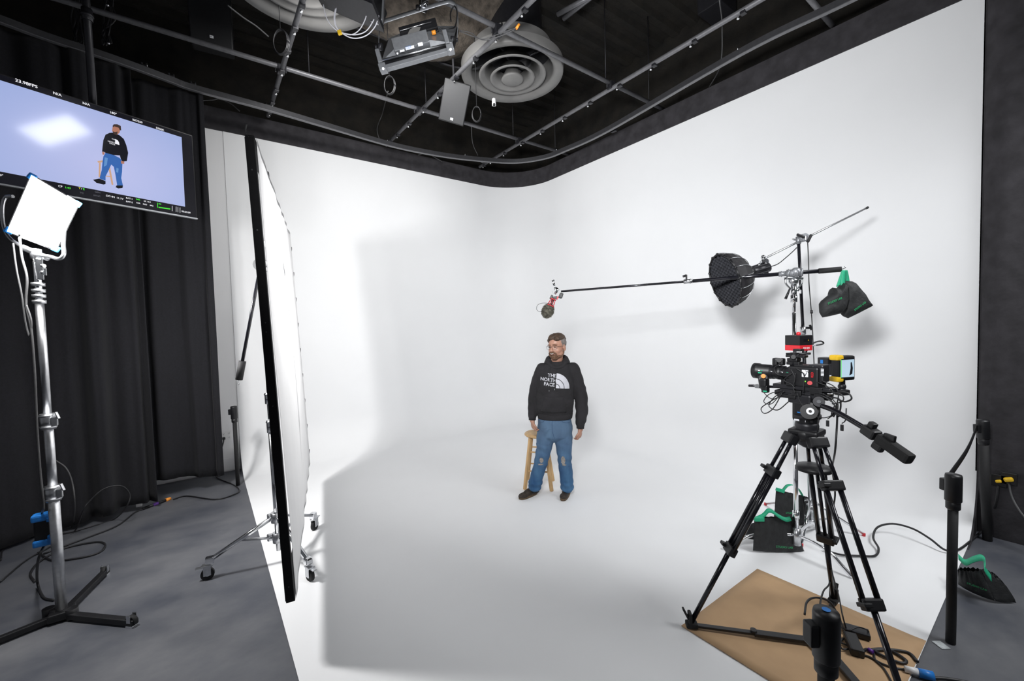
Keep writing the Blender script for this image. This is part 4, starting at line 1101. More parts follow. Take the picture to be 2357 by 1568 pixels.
# on-camera monitor
mu = (gd(1968, 868, 2.50) - gd(1936, 886, 2.40)); mu.z = 0; mu.normalize()
mc = gd(1950, 848, 2.50); mn = V((mu.y, -mu.x, 0)); mn = mn if mn.dot(O - mc) > 0 else -mn
Rmn = Matrix((mu, -mn, Z1)).transposed()
t = thing('field_monitor', 'small yellow cornered monitor mounted behind the cinema camera', 'monitor', mc - Z1 * .1)
mu = (RT * .97 + FW * .25); mu.z = 0; mu.normalize(); mn = V((mu.y, -mu.x, 0)); mn = mn if mn.dot(O - mc) > 0 else -mn
Rmn = Matrix((mu, -mn, Z1)).transposed()
w_, h_ = .128, .150; dp = .050
cc = mc - mn * (dp / 2)
obj('case', B().box(cc, (w_, dp, h_), Rmn, .010), BLACK, t)
SCR = pic_mat('monitor_picture', (.30, .45, .60), (.55, .72, .85), 1.0)
b = B(); b.smooth = False; b.box(mc + mn * .0015, (w_ * .80, .003, h_ * .76), Rmn); b.mi = 1; fm = mc + mn * .0035
b.poly([fm + mu * x + Z1 * z for x, z in ((.022, .034), (.030, .038), (.034, .026), (.040, .0), (.036, -.035), (.012, -.044), (.018, -.02), (.022, 0))])
b.mi = 2; b.box(fm - mu * (w_ * .40), (.003, .001, h_ * .74), Rmn); b.mi = 1; b.box(fm + Z1 * h_ * .37, (w_ * .8, .001, .006), Rmn); b.box(fm - Z1 * h_ * .37, (w_ * .8, .001, .006), Rmn)
obj('display', b, [SCR, PM[1], PM[3]], t)
for sx in (-1, 1):
    for sz_ in (-1, 1):
        if sx < 0: obj('corner_bumper', B().box(cc + mu * sx * (w_ / 2 - .012) + Z1 * sz_ * (h_ / 2 - .010), (.05, dp * 1.12, .032), Rmn, .010), YEL, t)
b = B(); b.box(cc - mn * .075 + Z1 * .035 - mu * .03, (.07, .07, .05), Rmn, .006); b.box(cc - mn * .05 - Z1 * .01 - mu * .02, (.08, .05, .07), Rmn, .006); obj('battery', b, DGREY, t)
obj('blue_mark', B().box(cc - mn * .08 + Z1 * .035 - mu * .066, (.002, .016, .022), Rmn), BLUE, t)
b = B(); m0 = mc - mn * .03 - Z1 * .08; b.cyl(m0 + Z1 * .01, m0 - Z1 * .03, .016); b.ball(m0 - Z1 * .035, .022, 12); b.box(m0 - Z1 * .07, (.07, .05, .035), Rmn, .008); b.cyl(m0 - Z1 * .045, m0 - Z1 * .06, .018); obj('mount', b, BLACK, t)
# hanging long cable from the rig to the floor
pts = [rp(1928, 930, -.05), rp(1926, 985, -.05), rp(1922, 1040, -.03), gd(1916, 1080, 2.7), gd(1922, 1140, 2.75), gd(1912, 1200, 2.8), gd(1910, 1280, 2.8), gd(1910, 1340, 2.72), gd(1895, 1362, 2.6), gd(1888, 1400, 2.5), gz(1900, 1460, .02)]
tag(obj('drop_cable', B().tube(pts, .005, 6), CABLE, loc=gz(1900, 1460)), 'black cable hanging from the camera down to the adapters on the brown paper', 'cable')
pts = [rp(1885, 940, -.02), rp(1882, 1010, .0), gd(1888, 1060, 2.8), gd(1905, 1200, 2.8), gd(1912, 1300, 2.7), gd(1930, 1370, 2.6), gd(1940, 1420, 2.5), gz(1950, 1455, .02)]
tag(obj('drop_cable', B().tube(pts, .004, 6), CABLE, loc=gz(1950, 1455)), 'thin second black cable dropping beside the middle tripod leg', 'cable')
pts = [gz(1852, 1415, .20), gz(1858, 1385, .22), gz(1880, 1376, .2), gz(1912, 1388, .15), gz(1935, 1430, .02), gz(1950, 1460, .02)]
tag(obj('drop_cable', B().tube(pts, .006, 6), CABLE, loc=gz(1950, 1460)), 'grey-black cable arching behind the foreground belt post', 'cable')
# adapters and cables on the paper
c = gz(1972, 1454, .03); t = thing('power_adapter', 'grey rectangular power adapter lying on brown paper beside the right tripod leg', 'adapter', gz(1972, 1456))
dA = V((C_.x - B_.x, C_.y - B_.y, 0)).normalized()
obj('case', B().box(c, (.12, .07, .032), basis((0, 0, 1), gz(1990, 1458) - gz(1955, 1448)), .006), DGREY, t)
b = B().box(c - FW * .036 + V((0, 0, -.004)), (.07, .004, .016), basis((0, 0, 1), gz(1990, 1458) - gz(1955, 1448)), .001); obj('white_label', b, LABELW, t)
b = B(); b.tube([gz(1955, 1452, .05), gz(1975, 1444, .06), gz(1995, 1450, .06), gz(1999, 1456, .03), gz(1985, 1460, .02)], .004, 6); obj('lead', b, CABLE, t)
q0, q1 = gz(1955, 1462, .03), gz(1975, 1506, .03)
t = thing('power_adapter', 'black power brick lying diagonally on brown paper behind the foreground belt post', 'adapter', (q0 + q1) / 2)
obj('case', B().box((q0 + q1) / 2, ((q1 - q0).length, .065, .045), basis((0, 0, 1), q1 - q0), .01), BLACK, t)
obj('strain_relief', B().cyl(q1, gz(1995, 1494, .02), .012, .006), BLACK, t)
obj('purple_tie', B().cyl(gz(1998, 1495, .02), gz(2010, 1502, .02), .011), PURPLE, t)
def floor_cab(label, pts, r=.006, z=.014, m=CABLE, name='floor_cable'):
    P = [gz(x, y, (q_[0] if q_ else z)) for x, y, *q_ in pts]
    return tag(obj(name, B().tube(P, r, 6), m, loc=P[0]), label, 'cable')
floor_cab('black cable coiled in flat loops on brown paper around the right tripod leg', [(2000, 1497), (2030, 1494), (2055, 1500), (2085, 1520), (2078, 1527), (2050, 1518), (2015, 1500), (2035, 1496), (2070, 1498), (2095, 1505), (2112, 1524)], .008, .018)
floor_cab('thin black cable running over brown paper to the white plug', [(1975, 1505), (2000, 1512), (2030, 1528), (2060, 1538), (2085, 1542)], .006)
floor_cab('thin black cable curving off the brown paper at the bottom', [(2012, 1505), (2015, 1520), (2035, 1540), (2055, 1575)], .005)
floor_cab('short black cables crossing behind the foreground belt post', [(1935, 1440), (1948, 1462), (1935, 1478), (1960, 1490), (1940, 1495), (1930, 1480)], .005, .02)
floor_cab('black cable on the grey floor at the lower right edge', [(2118, 1553), (2140, 1560), (2170, 1562), (2200, 1566), (2230, 1572)], .009)
w0, w1 = gz(2083, 1540, .025), gz(2114, 1548, .025)
t = thing('cable_connector', 'white and blue power plug on the paper corner near the bottom right', 'connector', w0)
obj('white_plug', B().cyl(w0, w1, .016, .018), WHITEP, t); obj('blue_socket', B().cyl(w1 + V((0, 0, -.002)), w1 + (w1 - w0).normalized() * .06, .022), BLUE, t)
t2 = gz(2180, 1488, .0); b = B()
# small clear tape patch by the right post
tag(obj('tape_patch', B().box(gz(2166, 1485, .003), (.05, .06, .003), basis((0, 0, 1), RT), .001), mat('clear_tape', (.42, .45, .46), .25, noise_amt=.2, nscale=60), loc=t2), 'small patch of pale tape on the floor beside the right belt post', 'tape')

# right side power cable
P = [gz(1895, 1265, .02), gz(1935, 1277, .02), gz(1985, 1280, .02), gz(2015, 1279, .02), gz(2022, 1262, .03), gz(2010, 1238, .05), gz(2020, 1214, .08), gz(2055, 1206, .10), gz(2100, 1217, .10), gz(2140, 1240, .07), gz(2175, 1266, .03), gz(2205, 1266, .02), gz(2240, 1240, .02), gz(2275, 1206, .05), gx(2292, 1160, XR - .13), gx(2298, 1118, XR - .13)]
tag(obj('power_cable', B().tube(P, .008, 8), CABLE, loc=P[4]), 'thick black cable snaking over the white floor to the right wall socket', 'cable')
P = [gx(2322, 1112, XR - .13), gx(2328, 1140, XR - .16), gx(2340, 1165, XR - .2), gx(2362, 1195, XR - .25), gx(2400, 1230, XR - .3)]
tag(obj('power_cable', B().tube(P, .007, 8), GCABLE, loc=P[0]), 'grey cable falling from the right-hand yellow plug out of the picture', 'cable')
for x, y, lab in ((2299, 1107, 'smaller left yellow plug on the black wall'), (2322, 1103, 'larger right yellow plug on the black wall')):
    c = gx(x, y, XR - .125); t = thing('yellow_plug', lab, 'plug', c)
    k = 1 if x < 2310 else 1.5
    obj('shell', B().box(c + V((-.02, 0, 0)), (.05, .05 * k, .032 * k), rect_R(V((0, -1, -.35)), V((0, 0, 1))), .012) if False else B().box(c + V((-.02, 0, 0)), (.04, .036 * k, .022 * k), Matrix.Rotation(-.35, 3, 'X'), .012), YEL, t)
    obj('socket_box', B().box(c + V((.012, 0, 0)), (.02, .09, .10), bev=.004), BLACK, t)

# ================================================================== BOOM POLE, MIC, STANDS
CA = gz(1833, 1248, .10); CA.z = 0
t = thing('c_stand', 'chrome stand with curved legs carrying the microphone boom', 'stand', CA)
head = gp(1827, 648, CA, V((FW.x, FW.y, 0)))
colax = (head - (CA + Z1 * .1)).normalized(); c0 = CA + Z1 * .12
def pc(py, base=CA): return gp(1832 - 5 * (1200 - py) / 560, py, base, V((FW.x, FW.y, 0)))
obj('lower_column', B().cyl(c0, pc(1000), .0175, seg=20), CHROME, t)
obj('middle_column', B().cyl(pc(1010), pc(720), .0145, seg=18), CHROME, t)
obj('upper_column', B().cyl(pc(730), pc(665), .012, seg=16), CHROME, t)
for y in (688, 1185): obj('column_collar', B().cyl(pc(y + 8), pc(y - 8), .024), CHROME, t)
b = B(); c = pc(668); b.cyl(pc(690), pc(655), .02); b.cyl(c, c + RT * .045, .010); b.box(c + RT * .05 - Z1 * .012, (.03, .008, .03), bev=.003); obj('spigot_clamp', b, CHROME, t)
b = B(); b.cyl(c0 - Z1 * .04, c0 + Z1 * .10, .03, seg=20); b.box(c0 + RT * .035 + Z1 * .05, (.03, .02, .05), bev=.006); obj('turtle_base', b, STEEL, t)
for tip in (gz(1962, 1334), gz(1664, 1266), gz(1905, 1195)):
    d = tip - CA; d.z = 0; Lg = d.length; d.normalize()
    Lg = min(Lg, .62)
    obj('leg', B().tube([CA + Z1 * .16 + d * .02, CA + Z1 * .155 + d * (Lg * .35), CA + Z1 * .13 + d * (Lg * .62), CA + Z1 * .07 + d * (Lg * .82), CA + Z1 * .015 + d * Lg], .0135, 10), CHROME, t)
# boom pole
bh = head + Z1 * .045
boom_p = gp(1822, 629, CA, V((FW.x, FW.y, 0)))
mic_end = gd(1290, 671, 4.25)
bdir = (mic_end - boom_p).normalized()
def alongboom(px):
    lo__, hi__ = -1.2, 3.0
    for _ in range(40):
        m = (lo__ + hi__) / 2; q_ = boom_p + bdir * m; x = CX + FPX * (q_ - O).dot(RT) / (q_ - O).dot(FW)
        if x > px: lo__ = m
        else: hi__ = m
    return boom_p + bdir * lo__
t = thing('boom_pole', 'long thin black boom pole reaching from the stand over the man', 'pole', boom_p)
obj('thick_section', B().cyl(alongboom(1887), alongboom(1595), .0155, seg=14), BLACKG, t)
obj('thin_section', B().cyl(alongboom(1600), alongboom(1292), .0105, seg=12), mat('black_carbon_tube', (.03, .03, .035), .18, .6, noise_amt=.2, nscale=50), t)
obj('foam_grip', B().cyl(alongboom(1884), alongboom(1937), .020, seg=14), BLACKR, t)
obj('end_hook', B().tube([alongboom(1937), alongboom(1943) + Z1 * .004, alongboom(1946) + Z1 * .012, alongboom(1943) + Z1 * .018], .003, 6), CHROME, t)
b = B(); b.cyl(alongboom(1594), alongboom(1574), .020, seg=16); b.cyl(alongboom(1590), alongboom(1588), .023, seg=16); b.mi = 1; b.box(alongboom(1580) + Z1 * .035, (.012, .012, .05), bev=.004); b.box(alongboom(1576) + Z1 * .05, (.035, .012, .02), rect_R(RT + UP * .3, FW), .005)
obj('section_clamp', b, [STEEL, BLACK], t)
b = B(); b.cyl(alongboom(1848), alongboom(1810), .030, seg=20); b.cyl(alongboom(1812), alongboom(1792), .020, seg=16)
for x in (1846, 1836, 1826, 1816, 1800): b.cyl(alongboom(x), alongboom(x - 2.5), .034 if x > 1805 else .024, seg=20)
b.ball(alongboom(1832) + Z1 * .008, .036, 14); obj('boom_grip_sleeve', b, GREYM, t)
b = B(); cc_ = pc(650)
b.tube([cc_ - RT * .065 + Z1 * .025, cc_ - RT * .06 - Z1 * .015, cc_ - RT * .02 - Z1 * .05, cc_ + RT * .02 - Z1 * .05, cc_ + RT * .06 - Z1 * .015, cc_ + RT * .065 + Z1 * .025], .007, 8)
b.ball(cc_ + Z1 * .01, .035, 14, (1.3, 1, .9)); b.box(cc_ + Z1 * .03, (.13, .04, .02), rect_R(RT, FW), .006); b.mi = 1; b.cyl(cc_ - RT * .03 - Z1 * .05, cc_ - RT * .065 - Z1 * .13, .007, .010)
obj('swivel_mount', b, [STEEL, BLACK], t)
# microphone
mp_ = gd(1262, 712, 4.25)
t = thing('microphone', 'furry grey microphone in a red shock mount hanging above the man', 'microphone', mp_)
ctop = gd(1276, 672, 4.25); ax_ = (gd(1274, 686, 4.25) - gd(1261, 716, 4.25)).normalized()
b = B(); b.cyl(gd(1274, 652, 4.25), gd(1279, 668, 4.25), .013); b.ball(gd(1280, 668, 4.25), .03, 12, (1, .7, .9)); b.cyl(gd(1275, 676, 4.25), gd(1284, 664, 4.25), .022); b.cyl(gd(1273, 645, 4.25), gd(1275, 656, 4.25), .016, .010)
obj('joint', b, CHROME, t)
b = B(); b.box(gd(1291, 681, 4.24), (.035, .05, .075), rect_R(RT + UP * -.35, UP), .006); b.box(gd(1269, 684, 4.26), (.022, .04, .05), rect_R(RT + UP * -.5, UP), .004); b.box(gd(1277, 686, 4.25), (.05, .03, .02), rect_R(RT + UP * .2, UP), .004); obj('mount_bracket', b, BLACK, t)
obj('red_band', B().box(gd(1283, 686, 4.22), (.012, .03, .06), rect_R(RT + UP * -.35, UP), .003), RED, t)
b = B()
mcn = gd(1270, 697, 4.25); Mx = basis(ax_)
for k in range(10):
    a = 2 * pi * k / 10; p = mcn + ax_ * .035 + Mx @ V((.028 * cos(a), .028 * sin(a), 0)); q_ = mcn - ax_ * .035 + Mx @ V((.038 * cos(a + .9), .038 * sin(a + .9), 0)); b.cyl(p, q_, .0022, seg=5)
b.lathe([(.026, .033), (.031, .033), (.031, .041), (.026, .041)], mcn, ax_, seg=18); b.lathe([(.034, -.03), (.040, -.03), (.040, -.038), (.034, -.038)], mcn, ax_, seg=18)
obj('shock_mount', b, REDC, t)
obj('mic_body', B().cyl(mcn + ax_ * .05, mcn - ax_ * .05, .012), BLACK, t)
# fur: many short spikes over an ellipsoid
b = B(); fc = gd(1261, 716, 4.25); Mf = basis(ax_)
b.ball(fc, .055, 20, (1, 1, 1.25), Mf)
rnd = random.Random(3)
for k in range(900):
    z = rnd.uniform(-1, .93); a = rnd.uniform(0, 2 * pi); r_ = sqrt(1 - z * z); nrm = V((r_ * cos(a), r_ * sin(a), z))
    p = Mf @ V((nrm.x * .054, nrm.y * .054, nrm.z * .068)); d = (Mf @ nrm + V([rnd.uniform(-.5, .5) for _ in range(3)]) - ax_ * .35).normalized(); w = d.cross(V((rnd.random(), rnd.random(), rnd.random()))).normalized() * .0035
    v = [b.bm.verts.new(fc + p + w), b.bm.verts.new(fc + p - w), b.bm.verts.new(fc + p + d * rnd.uniform(.012, .022))]; b._f(v)
obj('wind_cover', b, mat('grey_olive_fur', (.085, .08, .062), .95, noise_amt=.55, nscale=60), t)
obj('cover_collar', B().lathe([(.03, .055), (.036, .062), (.034, .072), (.024, .07)], fc, ax_), BLACK, t)
obj('lead', B().tube([gd(1260, 698, 4.25), gd(1248, 698, 4.25), gd(1238, 702, 4.25), gd(1235, 711, 4.25), gd(1240, 717, 4.25), gd(1248, 717, 4.25)], .0022, 6), GCABLE, t)

# second stand with the softbox arm
CB = gz(1868, 1205, .05); CB.z = 0
t = thing('light_stand', 'thin chrome stand behind the tripod holding the softbox arm', 'stand', CB)
nb = V((FW.x, FW.y, 0))
def pb_(px, py): return gp(px, py, CB, nb)
obj('lower_column', B().cyl(pb_(1868, 1205), pb_(1857, 985), .017, seg=18), STEEL, t)
obj('middle_column', B().cyl(pb_(1857, 990), pb_(1849, 770), .015, seg=18), BLACKG, t)
obj('upper_column', B().cyl(pb_(1849, 775), pb_(1838, 556), .0125, seg=16), BLACKG, t)
b = B(); b.cyl(pb_(1849, 770), pb_(1848, 752), .022, seg=18); b.mi = 1; b.box(pb_(1860, 755), (.05, .012, .02), rect_R(RT, FW), .004); b.box(pb_(1866, 754), (.012, .02, .05), rect_R(RT + UP * .3, FW), .004); obj('column_clamp', b, [STEEL, BLACK], t)
b = B(); b.cyl(pb_(1866, 1180), pb_(1865, 1162), .032, seg=18); b.box(pb_(1873, 1172), (.05, .04, .05), bev=.008); bh_ = obj('leg_collar', b, STEEL, t)
obj('lower_collar', B().cyl(pb_(1867, 1205), pb_(1867, 1195), .028, seg=18), STEEL, t)
for tip in (gz(1762, 1164), gz(1988, 1235), gz(1845, 1258)):
    lg = obj('leg', B().strap([pb_(1866, 1150), tip + Z1 * .02], V((0, 0, 1)).cross(tip - CB), .022, .018), CHROME, t)
    obj('brace', B().strap([pb_(1867, 1198), pb_(1866, 1150).lerp(tip, .5)], V((0, 0, 1)).cross(tip - CB), .015, .01), STEEL, lg)
    obj('red_tip', B().cyl(tip + Z1 * .028, tip + Z1 * .004, .013), RED, lg)
# arm and grip head
hp = pb_(1845, 549)
t = thing('light_boom', 'slim grey metal arm slanting upward right above the softbox stand', 'arm', hp)
e1_, e0_ = gp(1997, 478, hp, nb), gp(1762, 594, hp, nb)
obj('arm_tube', B().cyl(e0_, e1_, .0085, seg=12), STEEL, t)
obj('end_cap', B().cyl(e1_ - (e1_ - e0_).normalized() * .015, e1_ + (e1_ - e0_).normalized() * .004, .010), BLACK, t)
b = B(); b.cyl(hp - FW * .05, hp + FW * .03, .034, seg=24); b.cyl(pb_(1838, 562), pb_(1837, 545), .019, seg=16); b.box(gp(1851, 549, hp - FW * .03, nb), (.05, .05, .05), bev=.01)
hd = obj('grip_head', b, GREYM, t)
b = B(); b.box(gp(1843, 543, hp - FW * .06, nb), (.07, .018, .020), rect_R(RT - UP * .4, FW), .006); b.box(gp(1863, 549, hp - FW * .05, nb), (.075, .018, .022), rect_R(RT * .5 + UP, FW), .006); obj('handle', b, BLACK, hd)
obj('wing_nut', B().ball(gp(1829, 552, hp - FW * .03, nb), .022, 12, (1.0, .35, .5), rect_R(RT - UP * .4, UP)), STEEL, hd)
# small joint chain to the lamp
j = [gp(x, y, hp, nb) for x, y in ((1757, 592), (1758, 602), (1750, 608), (1766, 613), (1744, 612))]
b = B(); b.cyl(e0_ - RT * .01, e0_ + (e0_ - e1_).normalized() * .03, .016); b.ball(j[0], .020, 12); b.cyl(j[0], j[1], .014); b.ball(j[1], .022, 12); b.cyl(j[1] - FW * .04, j[1] + FW * .03, .017); b.cyl(j[1], j[3], .010); b.ball(j[3], .018, 10); b.cyl(j[2], j[4], .014); b.box(j[1] + RT * .03, (.03, .03, .035), bev=.008)
obj('swivel_joint', b, CHROME, t)
# softbox
sc_ = gp(1676, 640, hp, nb)
# dome axis: opening faces left, a little toward the viewer and down
face = (-RT * 1.0 + FW * .0 - UP * .31).normalized()
t = thing('softbox', 'round black dome softbox with honeycomb grid on the slanting arm', 'softbox', sc_)
rimc = gp(1668, 646, hp, nb); Rr = .245 * (rimc - O).dot(FW) / 3.75
Ms = basis(face); seg = 16
prof_ = [(1.0, 0), (1.0, -.14), (.93, -.36), (.78, -.58), (.56, -.76), (.32, -.86), (.22, -.88)]
rg = [[rimc + Ms @ V((Rr * r_ * cos(2 * pi * k / seg), Rr * r_ * sin(2 * pi * k / seg), Rr * z)) for k in range(seg)] for r_, z in prof_]
b = B(); b.rings(rg, cap=False); dome = obj('dome', b, mat('black_dome_cloth', (.012, .011, .013), .6, noise_amt=.3, nscale=30, bump=.5, bscale=22), t)
for f in dome.data.polygons: f.use_smooth = False
s__ = dome.modifiers.new('t', 'SOLIDIFY'); s__.thickness = .003
b = B()
for k in range(seg): b.tube([rg[i][k] + (rg[i][k] - rimc).normalized() * .003 for i in range(0, 6, 1)], .0028, 5, 3)
obj('dome_rods', b, STEEL, t)
b = B(); ri = [p for p in rg[0]]
for k in range(seg): b.cyl(ri[k], ri[(k + 1) % seg], .008, seg=8); b.ball(ri[k], .013, 8)
obj('rim', b, BLACK, t)
# honeycomb
b = B(); b.smooth = False; cell = Rr * .085; N_ = 14
for i in range(-N_, N_ + 1):
    for j2 in range(-N_, N_ + 1):
        cx_ = cell * 1.732 * (i + .5 * (j2 % 2)); cy_ = cell * 1.5 * j2
        if cx_ ** 2 + cy_ ** 2 > (Rr * .93) ** 2: continue
        hx_ = [(cx_ + cell * cos(pi / 6 + pi / 3 * k), cy_ + cell * sin(pi / 6 + pi / 3 * k)) for k in range(6)]
        for k in range(3):
            a_, c_ = hx_[k], hx_[k + 1]
            q4 = [rimc + Ms @ V((a_[0], a_[1], .0)), rimc + Ms @ V((c_[0], c_[1], .0)), rimc + Ms @ V((c_[0], c_[1], -.045)), rimc + Ms @ V((a_[0], a_[1], -.045))]
            b._f([b.bm.verts.new(p) for p in q4])
obj('honeycomb_grid', b, mat('black_grid_cloth', (.035, .036, .042), .45, noise_amt=.3, nscale=40), t)
b = B(); b.lathe([(.001, 0), (Rr * .93, 0)], rimc - face * .06, face, seg=32); obj('inner_diffuser', b, mat('dim_silver_lining', (.32, .33, .38), .5, .0, noise_amt=.9, nscale=16), t)
b = B(); bk = rimc - face * (Rr * .86); b.cyl(bk, bk - face * .05, Rr * .22, seg=20); b.mi = 1; b.cyl(bk - face * .04, bk - face * .20, .045, .04, seg=20)
for k in range(8): a = 2 * pi * k / 8; b.box(bk - face * .12 + Ms @ V((.046 * cos(a), .046 * sin(a), 0)), (.012, .012, .13), Ms, .003)
obj('lamp_head', b, [BLACK, DGREY], t)
obj('lamp_bracket', B().cyl(bk - face * .19, j[4], .012), CHROME, t)
P = [gp(x, y, hp - FW * .02, nb) for x, y in ((1770, 615), (1790, 608), (1808, 594), (1826, 578), (1834, 570))]
tag(obj('lamp_cable', B().tube(P, .004, 6), CABLE, loc=P[0]), 'thin black cable from the softbox lamp to the top of its stand', 'cable')
P = [gp(x, y, hp - FW * .02, nb) for x, y in ((1859, 556), (1861, 600), (1862, 650), (1866, 700), (1869, 740), (1872, 800), (1874, 845))]
b = B(); b.tube(P, .0042, 6); c = gp(1868, 718, hp - FW * .02, nb); b.cyl(c - Z1 * .015, c + Z1 * .015, .010)
tag(obj('lamp_cable', b, CABLE, loc=P[0]), 'long thin black cable hanging straight down beside the two stands', 'cable')
# ================================================================== SANDBAGS
def pouch(name, parent, tl, tr, br, bl, bulge, nrm, seed=0, lean=0):
    tl, tr, br, bl = map(V, (tl, tr, br, bl)); nrm = V(nrm).normalized(); n = 22; b = B(); fr, bk = [], []
    for i in range(n + 1):
        a, c = [], []
        for j in range(n + 1):
            u, v = i / n, j / n     # v 0 top .. 1 bottom
            p = tl.lerp(tr, u).lerp(bl.lerp(br, u), v)
            edge = (sin(pi * u) ** .45) * (sin(pi * min(1, .06 + v * .94)) ** .5 if v < 1 else 0)
            fold = .006 * sin(u * 34 + seed + 2 * noise.noise(V((u * 3, v * 2, seed)))) * max(0, 1 - v * 1.6) + .010 * noise.noise(V((u * 4, v * 4, seed))) * sin(pi * u) * sin(pi * v)
            sag = V((0, 0, -.012 * sin(pi * u) * v))
            h = bulge * edge * (.55 + .6 * v) + fold
            a.append(p + nrm * h + sag * 0); c.append(p - nrm * h * .9)
        fr.append(a); bk.append(c)
    for g, fl in ((fr, False), (bk, True)):
        vs = [[b.bm.verts.new(q) for q in r] for r in g]
        for i in range(n):
            for j in range(n):
                q = [vs[i][j], vs[i + 1][j], vs[i + 1][j + 1], vs[i][j + 1]]; b._f(q[::-1] if fl else q)
    bmesh.ops.remove_doubles(b.bm, verts=b.bm.verts, dist=.002)
    for v in b.bm.verts: v.co.z = max(v.co.z, .008)
    return obj(name, b, BAGM, parent)
def bag_text(par, c, u, v, h):
    b = B(); b.text('STUDIO LAB', c, u, v, h, bold=.015); b.text('NYC'[:0] or '- -', c + u * h * 3.2 - v * h * 2.2, u, v, h * .6); obj('lettering', b, GREENINK, par)

def vplane(P): return lambda x, y: gp(x, y, P, V((FW.x, FW.y, 0)))
# bag in front
P0_ = gz(1790, 1272); v1 = vplane(P0_)
t = thing('sandbag', 'black sandbag with green handle on the floor in front of the chrome stand', 'sandbag', P0_, 'black sandbags with green straps')
f2 = vplane(P0_ + V((FW.x, FW.y, 0)) * .12)
k = pouch('rear_pouch', t, f2(1722, 1205), f2(1800, 1205), f2(1815, 1252), f2(1712, 1240), .03, FW, 2)
lo4 = [v1(1737, 1190), v1(1827, 1192), v1(1853, 1276), v1(1733, 1268)]
k = pouch('pouch', t, *lo4, .045, V((FW.x, FW.y, -.0)), 5)
bag_text(k, v1(1774, 1251) - FW * .070, (lo4[2] - lo4[3]).normalized(), (v1(1792, 1200) - v1(1800, 1262)).normalized(), .017)
v0 = vplane(P0_ - V((FW.x, FW.y, 0)) * .02)
b = B(); b.strap([v0(1737, 1196), v0(1752, 1190), v0(1760, 1184), v0(1768, 1176), v0(1778, 1178), v0(1792, 1188), v0(1808, 1196), v0(1820, 1194)], (FW * .6 + Z1 * .8), .035, .003, 8)
b.box(v0(1745, 1194) - FW * .01, (.075, .03, .03), rect_R(RT, FW), .004); obj('handle', b, GREEN, t)
# bag behind
P1_ = gz(1822, 1212); v1 = vplane(P1_)
t = thing('sandbag', 'black sandbag with green strap draped over the stand leg behind the front sandbag', 'sandbag', P1_, 'black sandbags with green straps')
k = pouch('pouch', t, v1(1787, 1128), v1(1850, 1142), v1(1853, 1212), v1(1780, 1205), .04, V((FW.x, FW.y, 0)), 8)
bag_text(k, v1(1798, 1176) - FW * .065, RT, (v1(1802, 1150) - v1(1802, 1180)).normalized(), .015)
v2_ = vplane(P1_ + V((FW.x, FW.y, 0)) * .16)
pouch('rear_pouch', t, v2_(1838, 1140), v2_(1866, 1146), v2_(1880, 1205), v2_(1845, 1198), .035, V((FW.x, FW.y, 0)), 3)
b = B(); b.strap([v1(1788, 1128), v1(1800, 1130), v1(1806, 1124), v1(1812, 1118), v1(1822, 1116), v1(1834, 1122), v1(1842, 1132), v1(1847, 1142)], FW, .035, .003, 8)
b.box(v1(1794, 1128) - FW * .01, (.075, .02, .03), rect_R(RT - UP * .3, FW), .004); obj('handle', b, GREEN, t)
# bag at the right
t = thing('sandbag', 'black sandbag with green strap slumped on the grey floor behind the right belt post', 'sandbag', gz(2270, 1350), 'black sandbags with green straps')
z_ = .05
k = pouch('pouch', t, gz(2205, 1310, .17), gz(2258, 1312, .20), gz(2290, 1384, .02), gz(2205, 1345, .02), .05, (gz(2240, 1290) - gz(2240, 1360)).normalized() + Z1, 4)
pouch('rear_pouch', t, gz(2255, 1310, .20), gz(2290, 1325, .17), gz(2340, 1388, .01), gz(2292, 1384, .02), .045, RT * .7 + Z1, 9)
bag_text(k, gz(2206, 1334, .15) - FW * .05, (gz(2236, 1348, .13) - gz(2203, 1336, .13)).normalized(), Z1, .011)
b = B(); b.strap([gz(2206, 1282, .20), gz(2222, 1295, .20), gz(2240, 1288, .24), gz(2258, 1284, .27), gz(2268, 1292, .27), gz(2266, 1308, .24), gz(2282, 1332, .18)], FW * .3 + RT * .3 + Z1 * .2, .055, .003, 8)
obj('handle', b, GREEN, t)
# bag hanging from the boom
hk = alongboom(1944); vh = vplane(hk); vf = vplane(hk - V((FW.x, FW.y, 0)) * .05)
t = thing('sandbag', 'black sandbag with green strap hanging from the end of the boom pole', 'sandbag', hk, 'black sandbags with green straps')
b = B(); b.strap([vh(1943, 622), vh(1938, 636), vh(1930, 660)], RT, .035, .003); b.strap([vh(1943, 622), vh(1946, 636), vh(1948, 650)], RT, .05, .003); b.strap([vf(1943, 622), vf(1941, 640), vf(1940, 658)], RT, .03, .003)
obj('handle', b, GREEN, t)
b = B()
def slabg(name, pts_, d_, nrm, bulge, seed):
    """cushioned pouch from an outline fan"""
    c = sum(pts_, V((0, 0, 0))) / len(pts_); pts2 = []
    m = len(pts_)
    for i in range(m):
        for k2 in range(6): pts2.append(pts_[i].lerp(pts_[(i + 1) % m], k2 / 6))
    bb = B(); n_ = len(pts2); lay = []
    for s2 in (1, -1):
        rr = []
        for j2 in range(9):
            f = j2 / 8
            rr.append([bb.bm.verts.new(c.lerp(p, f) + nrm * s2 * (bulge * (1 - f ** 3.5) ** .55 + .022 * f * (1 - f) * noise.noise(c.lerp(p, f) * 14 + V((seed, 0, 0))) * 2)) for i2, p in enumerate(pts2)])
        for j2 in range(8):
            for i2 in range(n_):
                q = [rr[j2][i2], rr[j2][(i2 + 1) % n_], rr[j2 + 1][(i2 + 1) % n_], rr[j2 + 1][i2]]; bb._f(q)
    bmesh.ops.remove_doubles(bb.bm, verts=bb.bm.verts, dist=.0012)
    return obj(name, bb, BAGM, d_)
